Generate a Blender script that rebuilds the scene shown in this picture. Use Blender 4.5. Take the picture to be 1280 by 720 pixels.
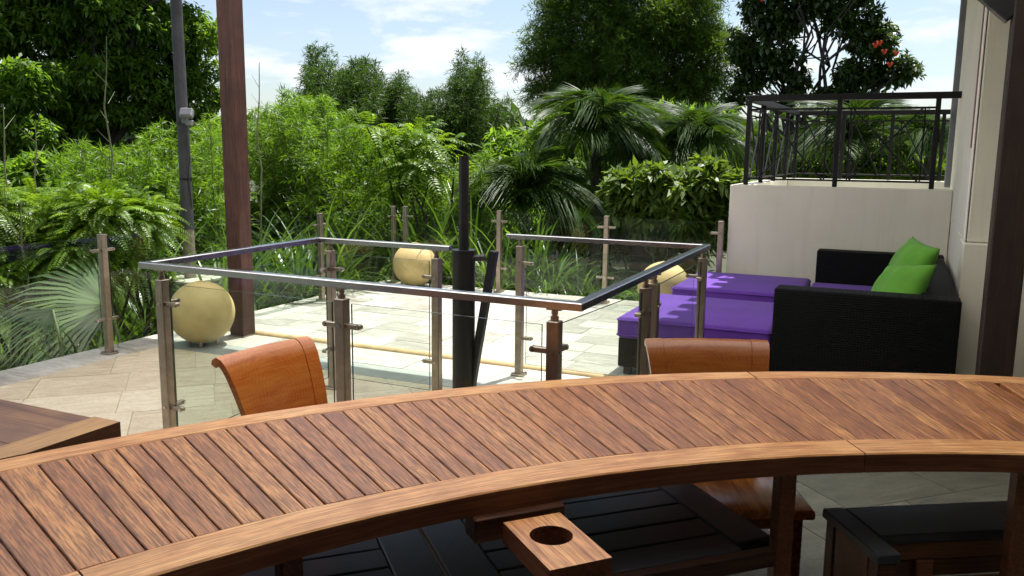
import bpy, math, random
import numpy as np
from mathutils import Vector, Matrix
random.seed(7); rng = np.random.default_rng(11)
for o in list(bpy.data.objects): bpy.data.objects.remove(o)
S = bpy.context.scene; COL = S.collection
R = math.radians
# ------------------------------------------------------------------ camera
FPX, EYE = 1050.0, 1.55
PITCH, ROLL, YAW = math.atan(168/1050.0), 0.0105, R(24.7)
fw = np.array([-math.sin(YAW)*math.cos(PITCH), math.cos(YAW)*math.cos(PITCH), -math.sin(PITCH)])
rt0 = np.array([math.cos(YAW), math.sin(YAW), 0.0]); up0 = np.cross(rt0, fw)
rt = rt0*math.cos(ROLL) + up0*math.sin(ROLL); up = up0*math.cos(ROLL) - rt0*math.sin(ROLL)
CP = np.array([0, 0, EYE])
cd = bpy.data.cameras.new('camera'); cam = bpy.data.objects.new('camera', cd); COL.objects.link(cam)
cd.sensor_width = 36; cd.lens = 36*FPX/1280; cd.clip_start = 0.05; cd.clip_end = 2000
M = Matrix(((rt[0], up[0], -fw[0], 0), (rt[1], up[1], -fw[1], 0), (rt[2], up[2], -fw[2], EYE), (0, 0, 0, 1)))
cam.matrix_world = M; S.camera = cam
# ------------------------------------------------------------------ light and sky
TOSUN = np.array([0.10, 0.37, 1.0]); TOSUN /= np.linalg.norm(TOSUN)
SUN_EL = math.asin(TOSUN[2]); SUN_AZ = math.atan2(TOSUN[0], TOSUN[1])
w = bpy.data.worlds.new('World'); S.world = w; w.use_nodes = True
nt = w.node_tree; nt.nodes.clear()
def N(nt, t, **k):
    n = nt.nodes.new(t)
    for a, b in k.items(): setattr(n, a, b)
    return n
out = N(nt, 'ShaderNodeOutputWorld'); bg = N(nt, 'ShaderNodeBackground'); bg.inputs[1].default_value = 0.068
sky = N(nt, 'ShaderNodeTexSky', sky_type='NISHITA', sun_disc=False, sun_elevation=SUN_EL, sun_rotation=SUN_AZ)
sky.air_density = 1.0; sky.dust_density = 1.2; sky.ozone_density = 1.5
tc = N(nt, 'ShaderNodeTexCoord'); sx = N(nt, 'ShaderNodeSeparateXYZ'); nt.links.new(tc.outputs['Generated'], sx.inputs[0])
za = N(nt, 'ShaderNodeMath', operation='ADD'); nt.links.new(sx.outputs[2], za.inputs[0]); za.inputs[1].default_value = 0.16
zm = N(nt, 'ShaderNodeMath', operation='MAXIMUM'); nt.links.new(za.outputs[0], zm.inputs[0]); zm.inputs[1].default_value = 0.05
cx = N(nt, 'ShaderNodeMath', operation='DIVIDE'); nt.links.new(sx.outputs[0], cx.inputs[0]); nt.links.new(zm.outputs[0], cx.inputs[1])
cy = N(nt, 'ShaderNodeMath', operation='DIVIDE'); nt.links.new(sx.outputs[1], cy.inputs[0]); nt.links.new(zm.outputs[0], cy.inputs[1])
cc = N(nt, 'ShaderNodeCombineXYZ'); nt.links.new(cx.outputs[0], cc.inputs[0]); nt.links.new(cy.outputs[0], cc.inputs[1]); cc.inputs[2].default_value = 3.3
cn = N(nt, 'ShaderNodeTexNoise'); cn.inputs['Scale'].default_value = 1.9; cn.inputs['Detail'].default_value = 9; cn.inputs['Roughness'].default_value = 0.56; cn.inputs['Distortion'].default_value = 0.25
nt.links.new(cc.outputs[0], cn.inputs['Vector'])
cr = N(nt, 'ShaderNodeValToRGB'); cr.color_ramp.elements[0].position = 0.48; cr.color_ramp.elements[1].position = 0.62
cr.color_ramp.elements[0].color = (0.14, 0.14, 0.14, 1); cr.color_ramp.elements[1].color = (0.95, 0.95, 0.95, 1)
nt.links.new(cn.outputs['Fac'], cr.inputs[0])
mx = N(nt, 'ShaderNodeMixRGB'); mx.inputs[2].default_value = (6.6, 6.8, 7.1, 1)
nt.links.new(cr.outputs[0], mx.inputs[0]); nt.links.new(sky.outputs[0], mx.inputs[1]); nt.links.new(mx.outputs[0], bg.inputs[0]); nt.links.new(bg.outputs[0], out.inputs[0])
sd = bpy.data.lights.new('sun', 'SUN'); sd.energy = 4.2; sd.angle = R(0.5); sd.color = (1.0, 0.965, 0.91)
so = bpy.data.objects.new('sun', sd); COL.objects.link(so)
so.rotation_euler = Vector(TOSUN).to_track_quat('Z', 'Y').to_euler()
S.view_settings.view_transform = 'Standard'; S.view_settings.look = 'None'; S.view_settings.gamma = 1; S.view_settings.use_curve_mapping = False
S.view_settings.exposure = 1.28
S.render.engine = 'CYCLES'
S.cycles.max_bounces = 10; S.cycles.transparent_max_bounces = 24; S.cycles.diffuse_bounces = 5

# ------------------------------------------------------------------ pixel to place
def ray(x, y): return fw + rt*(x-640)/FPX - up*(y-360)/FPX
def onz(x, y, z=0.0):
    r = ray(x, y); return CP + r*((z-EYE)/r[2])
def W(x, y, d):
    r = ray(x, y); return CP + r*(d/np.linalg.norm(r[:2]))
# ------------------------------------------------------------------ materials
def new_mat(name):
    m = bpy.data.materials.new(name); m.use_nodes = True; t = m.node_tree; t.nodes.clear()
    o = N(t, 'ShaderNodeOutputMaterial'); b = N(t, 'ShaderNodeBsdfPrincipled'); t.links.new(b.outputs[0], o.inputs[0])
    return m, t, b, o
def noise(t, vec, scale, detail=4, rough=0.55, dist=0):
    n = N(t, 'ShaderNodeTexNoise'); n.inputs['Scale'].default_value = scale; n.inputs['Detail'].default_value = detail
    n.inputs['Roughness'].default_value = rough; n.inputs['Distortion'].default_value = dist
    if vec is not None: t.links.new(vec, n.inputs['Vector'])
    return n.outputs['Fac']
def ramp(t, fac, stops):
    r = N(t, 'ShaderNodeValToRGB'); e = r.color_ramp.elements
    while len(e) > 1: e.remove(e[-1])
    e[0].position = stops[0][0]; e[0].color = (*stops[0][1], 1)
    for p, c in stops[1:]:
        k = e.new(p); k.color = (*c, 1)
    t.links.new(fac, r.inputs[0]); return r.outputs[0]
def mixc(t, fac, a, b, mode='MIX'):
    m = N(t, 'ShaderNodeMixRGB', blend_type=mode)
    for i, v in ((0, fac), (1, a), (2, b)):
        if isinstance(v, (int, float)): m.inputs[i].default_value = v
        elif isinstance(v, tuple): m.inputs[i].default_value = (*v, 1)
        else: t.links.new(v, m.inputs[i])
    return m.outputs[0]
def bump(t, b, h, strength=0.3, dist=0.01):
    n = N(t, 'ShaderNodeBump'); n.inputs['Strength'].default_value = strength; n.inputs['Distance'].default_value = dist
    t.links.new(h, n.inputs['Height']); t.links.new(n.outputs[0], b.inputs['Normal'])
def vmath(t, op, a, b):
    n = N(t, 'ShaderNodeVectorMath', operation=op)
    for i, v in ((0, a), (1, b)):
        if isinstance(v, tuple): n.inputs[i].default_value = v
        else: t.links.new(v, n.inputs[i])
    return n.outputs[0]
def coords(t, attr=None, rand=True):
    if attr:
        n = N(t, 'ShaderNodeAttribute', attribute_name=attr); v = n.outputs['Vector']
    else:
        n = N(t, 'ShaderNodeTexCoord'); v = n.outputs['Object']
    oi = N(t, 'ShaderNodeObjectInfo'); rnd = oi.outputs['Random']
    if rand:
        c = N(t, 'ShaderNodeCombineXYZ'); mm = N(t, 'ShaderNodeMath', operation='MULTIPLY'); t.links.new(rnd, mm.inputs[0]); mm.inputs[1].default_value = 53.0
        for i in range(3): t.links.new(mm.outputs[0], c.inputs[i])
        v = vmath(t, 'ADD', v, c.outputs[0])
    return v, rnd
def wood(name, dark, mid, light, attr=None, rough=0.42, tint=0.35, spread=0.5, grain=1.0, blotch=0.5, stain=0.0):
    """grain runs along the first coordinate"""
    m, t, b, o = new_mat(name); v, rnd = coords(t, attr)
    long = vmath(t, 'MULTIPLY', v, (3.2*grain, 85*grain, 85*grain))
    fine = vmath(t, 'MULTIPLY', v, (11*grain, 240*grain, 240*grain))
    g1 = noise(t, long, 1.0, 6, 0.62, 0.5); g2 = noise(t, fine, 1.0, 3, 0.6)
    big = noise(t, v, 6.0, 4, 0.6, 0.4)
    a = N(t, 'ShaderNodeMath', operation='MULTIPLY_ADD'); t.links.new(rnd, a.inputs[0]); a.inputs[1].default_value = spread; a.inputs[2].default_value = -spread/2
    s = N(t, 'ShaderNodeMath', operation='ADD'); t.links.new(g1, s.inputs[0]); t.links.new(a.outputs[0], s.inputs[1])
    s2 = N(t, 'ShaderNodeMath', operation='MULTIPLY_ADD'); t.links.new(big, s2.inputs[0]); s2.inputs[1].default_value = blotch; t.links.new(s.outputs[0], s2.inputs[2])
    s3 = N(t, 'ShaderNodeMath', operation='SUBTRACT'); t.links.new(s2.outputs[0], s3.inputs[0]); s3.inputs[1].default_value = blotch/2
    base = ramp(t, s3.outputs[0], [(0.26, dark), (0.48, mid), (0.74, light)])
    cfin = mixc(t, ramp(t, g2, [(0.38, (tint,)*3), (0.6, (0, 0, 0))]), base, tuple(c*0.45 for c in dark))
    if stain:      # dark weather spots with ragged edges
        sp_ = noise(t, vmath(t, 'MULTIPLY', v, (5.5, 16, 16)), 1.0, 7, 0.68, 0.6)
        cfin = mixc(t, ramp(t, sp_, [(0.60, (0, 0, 0)), (0.72, (stain,)*3)]), cfin, tuple(c*0.33 for c in dark))
    t.links.new(cfin, b.inputs['Base Color']); b.inputs['Roughness'].default_value = rough
    rr = N(t, 'ShaderNodeMapRange'); t.links.new(g1, rr.inputs[0]); rr.inputs[3].default_value = rough-0.1; rr.inputs[4].default_value = rough+0.14; t.links.new(rr.outputs[0], b.inputs['Roughness'])
    hh = N(t, 'ShaderNodeMath', operation='ADD'); t.links.new(g1, hh.inputs[0]); t.links.new(g2, hh.inputs[1])
    bump(t, b, hh.outputs[0], 0.35, 0.0012); b.inputs['Specular IOR Level'].default_value = 0.36
    return m
def plain(name, col, rough=0.6, metal=0.0, var=0.12, scale=8, bmp=0.0, bscale=120, spec=0.5):
    m, t, b, o = new_mat(name); v, rnd = coords(t, None, False)
    f = noise(t, v, scale, 5, 0.6)
    c = ramp(t, f, [(0.3, tuple(x*(1-var) for x in col)), (0.7, tuple(min(1, x*(1+var)) for x in col))])
    t.links.new(c, b.inputs['Base Color']); b.inputs['Roughness'].default_value = rough; b.inputs['Metallic'].default_value = metal
    b.inputs['Specular IOR Level'].default_value = spec
    if bmp: bump(t, b, noise(t, v, bscale, 4), bmp, 0.004)
    return m
def leafmat(name, c1, c2, trans=0.45, rough=0.42, tcol=None, spec=0.5):
    m, t, b, o = new_mat(name)
    at = N(t, 'ShaderNodeAttribute', attribute_name='rnd'); f = at.outputs['Fac']
    c = ramp(t, f, [(0.0, c1), (0.75, c2), (1.0, tuple(min(1, x*1.5) for x in c2))])
    t.links.new(c, b.inputs['Base Color']); b.inputs['Roughness'].default_value = rough; b.inputs['Specular IOR Level'].default_value = spec
    tr = N(t, 'ShaderNodeBsdfTranslucent')
    tm = mixc(t, 1.0, c, tcol or (1.9, 1.75, 0.7), 'MULTIPLY'); t.links.new(tm, tr.inputs[0])
    ms = N(t, 'ShaderNodeMixShader'); ms.inputs[0].default_value = trans
    t.links.new(b.outputs[0], ms.inputs[1]); t.links.new(tr.outputs[0], ms.inputs[2]); t.links.new(ms.outputs[0], o.inputs[0])
    return m
MAT = {}
MAT['slat'] = wood('weathered_slat_wood', (0.25, 0.086, 0.034), (0.44, 0.176, 0.066), (0.62, 0.295, 0.105), rough=0.36, spread=0.30, blotch=0.5, tint=0.85, stain=0.75)
MAT['rim'] = wood('honey_rim_wood', (0.34, 0.120, 0.042), (0.66, 0.315, 0.12), (0.82, 0.48, 0.21), attr='guv', rough=0.36, spread=0.1, blotch=0.6, tint=0.55)
MAT['tablewood'] = wood('table_leg_wood', (0.06, 0.02, 0.010), (0.15, 0.052, 0.022), (0.24, 0.095, 0.038), rough=0.45)
MAT['sidetop'] = wood('side_table_wood', (0.06, 0.028, 0.022), (0.14, 0.065, 0.042), (0.24, 0.115, 0.06), rough=0.36, grain=0.5, blotch=0.8)
MAT['sideedge'] = wood('side_table_edge_wood', (0.11, 0.05, 0.025), (0.27, 0.13, 0.06), (0.45, 0.25, 0.10), rough=0.4, grain=0.8)
MAT['chair'] = wood('varnished_chair_wood', (0.17, 0.042, 0.008), (0.36, 0.105, 0.016), (0.66, 0.25, 0.05), rough=0.13, grain=0.45, spread=0.15, tint=0.22, blotch=0.9)
def swirl(name, k):
    m, t, b, o = new_mat(name); v, rnd = coords(t, None, False)
    vv = vmath(t, 'MULTIPLY', vmath(t, 'SUBTRACT', v, (0.05, -0.03, 0.66)), (1.0, 1.0, 0.8))
    wv = N(t, 'ShaderNodeTexWave', wave_type='RINGS', rings_direction='X'); wv.inputs['Scale'].default_value = 22; wv.inputs['Distortion'].default_value = 9.0; wv.inputs['Detail'].default_value = 3; wv.inputs['Detail Scale'].default_value = 0.9
    t.links.new(vv, wv.inputs['Vector']); g = noise(t, vmath(t, 'MULTIPLY', v, (10, 7, 85)), 1.0, 5, 0.6, 0.4); big = noise(t, v, 5, 3, 0.5)
    a = N(t, 'ShaderNodeMath', operation='MULTIPLY_ADD'); t.links.new(wv.outputs['Fac'], a.inputs[0]); a.inputs[1].default_value = 0.07
    s = N(t, 'ShaderNodeMath', operation='MULTIPLY_ADD'); t.links.new(big, s.inputs[0]); s.inputs[1].default_value = 0.7; t.links.new(g, s.inputs[2])
    h = N(t, 'ShaderNodeMath', operation='MULTIPLY'); t.links.new(s.outputs[0], h.inputs[0]); h.inputs[1].default_value = 0.6; t.links.new(h.outputs[0], a.inputs[2])
    c = ramp(t, a.outputs[0], [(0.3, tuple(k*c for c in (0.26, 0.058, 0.008))), (0.5, tuple(k*c for c in (0.52, 0.130, 0.015))), (0.72, tuple(k*c for c in (0.60, 0.22, 0.036)))]); t.links.new(c, b.inputs['Base Color']); b.inputs['Roughness'].default_value = 0.27
    bump(t, b, g, 0.05, 0.0008); return m
MAT['chairswirl'] = swirl('orange_chair_wood', 0.82); MAT['chairred'] = swirl('red_brown_chair_wood', 0.42)
MAT['chairedge'] = wood('varnished_chair_edge', (0.12, 0.028, 0.007), (0.28, 0.072, 0.014), (0.42, 0.13, 0.024), rough=0.26, grain=0.6, spread=0.1, tint=0.2)
MAT['darkwood'] = wood('dark_stained_sky_sheen_wood', (0.034, 0.038, 0.052), (0.046, 0.05, 0.066), (0.06, 0.062, 0.078), rough=0.4, tint=0.3, blotch=0.2, spread=0.3)  # blue sheen of the reflected sky is mixed into the dark stain
MAT['darkbrown'] = wood('dark_brown_wood', (0.035, 0.015, 0.009), (0.075, 0.03, 0.016), (0.12, 0.052, 0.026), rough=0.45, tint=0.4)
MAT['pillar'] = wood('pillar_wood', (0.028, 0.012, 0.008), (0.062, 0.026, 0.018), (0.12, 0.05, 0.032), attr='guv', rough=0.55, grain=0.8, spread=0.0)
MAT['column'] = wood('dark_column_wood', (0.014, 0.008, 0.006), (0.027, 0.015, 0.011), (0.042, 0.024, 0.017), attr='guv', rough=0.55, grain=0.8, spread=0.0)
MAT['steel'] = plain('brushed_bronze_steel', (0.36, 0.305, 0.25), rough=0.38, metal=1.0, var=0.2, scale=14)
MAT['rail'] = plain('rail_steel', (0.50, 0.50, 0.53), rough=0.24, metal=1.0, var=0.12, scale=9)
MAT['bolt'] = plain('bolt_steel', (0.55, 0.52, 0.48), rough=0.25, metal=1.0, var=0.1)
MAT['black'] = plain('black_painted_steel', (0.006, 0.006, 0.007), rough=0.40, var=0.3, scale=20)
MAT['blackrail'] = plain('black_iron_rail', (0.004, 0.004, 0.005), rough=0.55, var=0.3, scale=20, spec=0.25)
MAT['globe'] = plain('cast_stone_globe', (0.50, 0.375, 0.16), rough=0.7, var=0.22, scale=5, bmp=0.25, bscale=60)
MAT['plinth'] = plain('pale_plinth_stone', (0.42, 0.42, 0.31), rough=0.8, var=0.12, scale=6, bmp=0.2)
MAT['plaster'] = plain('cream_plaster', (0.61, 0.565, 0.465), rough=0.9, var=0.09, scale=1.6, bmp=0.12, bscale=200)
def plaster_mat():
    m, t, b, o = new_mat('cream_plaster_wall'); v, rnd = coords(t, None, False)
    a = noise(t, v, 1.4, 5, 0.6); s = noise(t, vmath(t, 'MULTIPLY', v, (9, 9, 0.7)), 1.0, 5, 0.65, 0.3); f = noise(t, v, 60, 4, 0.6)
    c = ramp(t, a, [(0.3, (0.57, 0.55, 0.455)), (0.7, (0.64, 0.62, 0.52))])
    c = mixc(t, ramp(t, s, [(0.52, (0, 0, 0)), (0.75, (0.28,)*3)]), c, (0.42, 0.385, 0.30)); t.links.new(c, b.inputs['Base Color']); b.inputs['Roughness'].default_value = 0.9
    h = N(t, 'ShaderNodeMath', operation='ADD'); t.links.new(f, h.inputs[0]); t.links.new(noise(t, v, 9, 4), h.inputs[1]); bump(t, b, h.outputs[0], 0.22, 0.006); return m
MAT['plaster'] = plaster_mat()
MAT['white'] = plain('white_plaster', (0.74, 0.72, 0.66), rough=0.85, var=0.05, scale=3, bmp=0.08, bscale=200)
MAT['ceiling'] = plain('pale_ceiling', (0.55, 0.50, 0.42), rough=0.9, var=0.06)
MAT['redtrim'] = plain('red_brown_trim', (0.16, 0.06, 0.05), rough=0.6)
MAT['greyframe'] = plain('grey_window_frame', (0.16, 0.17, 0.19), rough=0.5)
MAT['floodgrey'] = plain('floodlight_housing', (0.15, 0.15, 0.15), rough=0.5)
MAT['lens'] = plain('floodlight_lens', (0.12, 0.12, 0.14), rough=0.12, var=0.1)
MAT['pole'] = plain('dark_pole', (0.035, 0.036, 0.04), rough=0.6, var=0.45, scale=5, bmp=0.3, bscale=30)
MAT['polefoot'] = plain('bare_pole_foot', (0.20, 0.17, 0.13), rough=0.7, var=0.3, scale=8)
MAT['soil'] = plain('garden_soil', (0.045, 0.05, 0.022), rough=0.95, var=0.5, scale=0.6, bmp=0.4, bscale=6)
MAT['grout'] = plain('floor_grout', (0.40, 0.36, 0.29), rough=0.9, var=0.15, scale=4)
MAT['edging'] = plain('tan_edging', (0.42, 0.29, 0.15), rough=0.6, var=0.2, scale=9)
MAT['bark'] = plain('tree_bark', (0.03, 0.025, 0.02), rough=0.95, var=0.4, scale=10, bmp=0.5, bscale=40)
MAT['culm'] = plain('bamboo_culm', (0.10, 0.13, 0.045), rough=0.5, var=0.3, scale=5)
MAT['drystalk'] = plain('dry_stalk', (0.12, 0.13, 0.06), rough=0.7, var=0.3, scale=5)
MAT['dryleaf'] = leafmat('dry_leaf', (0.10, 0.055, 0.03), (0.17, 0.10, 0.055), 0.2)
MAT['flower'] = plain('orange_red_petal', (0.55, 0.05, 0.015), rough=0.5)
def tile_mat(name, c1, c2, c3):
    m, t, b, o = new_mat(name); v, rnd = coords(t)
    big = noise(t, vmath(t, 'MULTIPLY', v, (1.2, 4.5, 1.0)), 2.2, 6, 0.6, 1.6)
    fine = noise(t, v, 45, 4, 0.6)
    a = N(t, 'ShaderNodeMath', operation='MULTIPLY_ADD'); t.links.new(rnd, a.inputs[0]); a.inputs[1].default_value = 0.34; t.links.new(big, a.inputs[2])
    s = N(t, 'ShaderNodeMath', operation='SUBTRACT'); t.links.new(a.outputs[0], s.inputs[0]); s.inputs[1].default_value = 0.17
    c = ramp(t, s.outputs[0], [(0.22, c1), (0.5, c2), (0.75, c3)])
    c = mixc(t, ramp(t, fine, [(0.3, (0.35,)*3), (0.55, (0, 0, 0))]), c, tuple(x*0.7 for x in c1))
    t.links.new(c, b.inputs['Base Color']); b.inputs['Roughness'].default_value = 0.55
    h = N(t, 'ShaderNodeMath', operation='ADD'); t.links.new(big, h.inputs[0]); t.links.new(fine, h.inputs[1]); bump(t, b, h.outputs[0], 0.3, 0.004)
    return m
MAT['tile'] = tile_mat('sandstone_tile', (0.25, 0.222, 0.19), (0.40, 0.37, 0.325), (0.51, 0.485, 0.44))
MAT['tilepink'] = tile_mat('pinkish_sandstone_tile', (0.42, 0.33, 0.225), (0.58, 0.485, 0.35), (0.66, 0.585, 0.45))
MAT['tileshade'] = tile_mat('shaded_grey_green_tile', (0.068, 0.068, 0.05), (0.11, 0.11, 0.082), (0.155, 0.155, 0.12))  # shade of table and sofa is put into this grey-green colour
MAT['rimside'] = wood('red_rim_side_wood', (0.09, 0.026, 0.012), (0.18, 0.058, 0.024), (0.27, 0.10, 0.042), attr='guv', rough=0.42, spread=0.1, blotch=0.5)
MAT['band'] = tile_mat('grey_stone_band', (0.22, 0.23, 0.22), (0.29, 0.30, 0.28), (0.36, 0.37, 0.34))
def wicker():
    m, t, b, o = new_mat('black_wicker'); v, rnd = coords(t, None, False)
    sp = N(t, 'ShaderNodeSeparateXYZ'); t.links.new(v, sp.inputs[0])
    def wv(sock, f):
        a = N(t, 'ShaderNodeMath', operation='MULTIPLY'); t.links.new(sock, a.inputs[0]); a.inputs[1].default_value = f
        s = N(t, 'ShaderNodeMath', operation='SINE'); t.links.new(a.outputs[0], s.inputs[0]); return s.outputs[0]
    h1 = wv(sp.outputs[0], 330); h2 = wv(sp.outputs[2], 420); h3 = wv(sp.outputs[1], 330)
    p = N(t, 'ShaderNodeMath', operation='ADD'); t.links.new(h1, p.inputs[0]); t.links.new(h3, p.inputs[1])
    q = N(t, 'ShaderNodeMath', operation='MULTIPLY'); t.links.new(p.outputs[0], q.inputs[0]); t.links.new(h2, q.inputs[1])
    c = ramp(t, q.outputs[0], [(0.2, (0.002, 0.0023, 0.0026)), (0.8, (0.004, 0.0044, 0.005))])
    t.links.new(c, b.inputs['Base Color']); b.inputs['Roughness'].default_value = 0.6; b.inputs['Specular IOR Level'].default_value = 0.1; bump(t, b, q.outputs[0], 0.5, 0.004)
    return m
MAT['wicker'] = wicker()
def fabric(name, col):
    m, t, b, o = new_mat(name); v, rnd = coords(t, None, False)
    f = noise(t, v, 3, 4); wv = noise(t, v, 420, 2)
    c = ramp(t, f, [(0.3, tuple(x*0.82 for x in col)), (0.7, tuple(min(1, x*1.15) for x in col))])
    t.links.new(c, b.inputs['Base Color']); b.inputs['Roughness'].default_value = 0.85
    b.inputs['Sheen Weight'].default_value = 0.08
    hh = N(t, 'ShaderNodeMath', operation='MULTIPLY_ADD'); t.links.new(noise(t, v, 9, 3, 0.5, 0.8), hh.inputs[0]); hh.inputs[1].default_value = 4.0; t.links.new(wv, hh.inputs[2])
    bump(t, b, hh.outputs[0], 0.35, 0.006); return m
MAT['purple'] = fabric('purple_canvas', (0.095, 0.021, 0.285))
MAT['green'] = fabric('lime_green_cotton', (0.085, 0.27, 0.014))
def glassmat():
    m = bpy.data.materials.new('clear_glass'); m.use_nodes = True; t = m.node_tree; t.nodes.clear()
    o = N(t, 'ShaderNodeOutputMaterial'); tr = N(t, 'ShaderNodeBsdfTransparent'); gl = N(t, 'ShaderNodeBsdfGlossy')
    tr.inputs[0].default_value = (0.925, 0.955, 0.935, 1); gl.inputs['Roughness'].default_value = 0.02
    lw = N(t, 'ShaderNodeLayerWeight'); lw.inputs[0].default_value = 0.5
    pw = N(t, 'ShaderNodeMath', operation='POWER'); t.links.new(lw.outputs['Facing'], pw.inputs[0]); pw.inputs[1].default_value = 5.0
    fr = N(t, 'ShaderNodeMath', operation='MULTIPLY_ADD'); t.links.new(pw.outputs[0], fr.inputs[0]); fr.inputs[1].default_value = 0.35; fr.inputs[2].default_value = 0.02
    ms = N(t, 'ShaderNodeMixShader'); t.links.new(fr.outputs[0], ms.inputs[0]); t.links.new(tr.outputs[0], ms.inputs[1]); t.links.new(gl.outputs[0], ms.inputs[2]); t.links.new(ms.outputs[0], o.inputs[0])
    return m
MAT['glass'] = glassmat()
def added_canopy_mat():  # unseen overhead sheet, added to pass soft sunlight down
    m, t, b, o = new_mat('added_frosted_light_sheet'); b.inputs['Base Color'].default_value = (0.62, 0.60, 0.55, 1); b.inputs['Roughness'].default_value = 0.6
    tr = N(t, 'ShaderNodeBsdfTranslucent'); tr.inputs[0].default_value = (0.97, 0.93, 0.86, 1)
    ms = N(t, 'ShaderNodeMixShader'); ms.inputs[0].default_value = 0.92
    t.links.new(b.outputs[0], ms.inputs[1]); t.links.new(tr.outputs[0], ms.inputs[2]); t.links.new(ms.outputs[0], o.inputs[0]); return m
MAT['added_canopy'] = added_canopy_mat()
MAT['glassedge'] = plain('glass_edge', (0.03, 0.045, 0.04), rough=0.2)
MAT['L_tree'] = leafmat('dark_tree_leaf', (0.045, 0.105, 0.014), (0.12, 0.22, 0.03), 0.52, 0.46, spec=0.35)
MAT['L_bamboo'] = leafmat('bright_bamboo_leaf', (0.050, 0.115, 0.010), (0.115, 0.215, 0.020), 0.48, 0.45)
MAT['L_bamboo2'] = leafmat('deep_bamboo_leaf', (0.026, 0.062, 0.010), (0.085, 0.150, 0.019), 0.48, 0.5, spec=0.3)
MAT['L_bamboo3'] = leafmat('dark_bamboo_leaf', (0.012, 0.034, 0.006), (0.042, 0.090, 0.012), 0.36, 0.5, spec=0.25)  # darker green leaf tone for the far clumps
MAT['benchbrown'] = wood('red_brown_bench_wood', (0.08, 0.028, 0.014), (0.17, 0.062, 0.028), (0.25, 0.10, 0.045), rough=0.42)
MAT['L_fern'] = leafmat('fresh_fern_leaf', (0.060, 0.13, 0.010), (0.135, 0.23, 0.018), 0.45, 0.42)
MAT['L_palm'] = leafmat('palm_leaf', (0.020, 0.050, 0.010), (0.055, 0.105, 0.018), 0.36, 0.45, spec=0.28)
MAT['L_strap'] = leafmat('strap_leaf', (0.028, 0.066, 0.012), (0.075, 0.135, 0.024), 0.36, 0.33, spec=0.6)
MAT['L_shrub'] = leafmat('shrub_leaf', (0.045, 0.090, 0.014), (0.11, 0.175, 0.03), 0.36, 0.46, spec=0.35)
MAT['L_tulip'] = leafmat('tulip_tree_leaf', (0.018, 0.040, 0.010), (0.046, 0.085, 0.016), 0.32, 0.4)
MAT['L_grass'] = leafmat('lawn_blade', (0.05, 0.12, 0.015), (0.12, 0.22, 0.03), 0.45, 0.5)
MAT['L_fan'] = leafmat('fan_palm_leaf', (0.055, 0.10, 0.035), (0.14, 0.21, 0.085), 0.4, 0.3, spec=0.8)
MAT['L_far'] = leafmat('far_wood_leaf', (0.03, 0.065, 0.02), (0.06, 0.11, 0.03), 0.4, 0.5)
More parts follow.
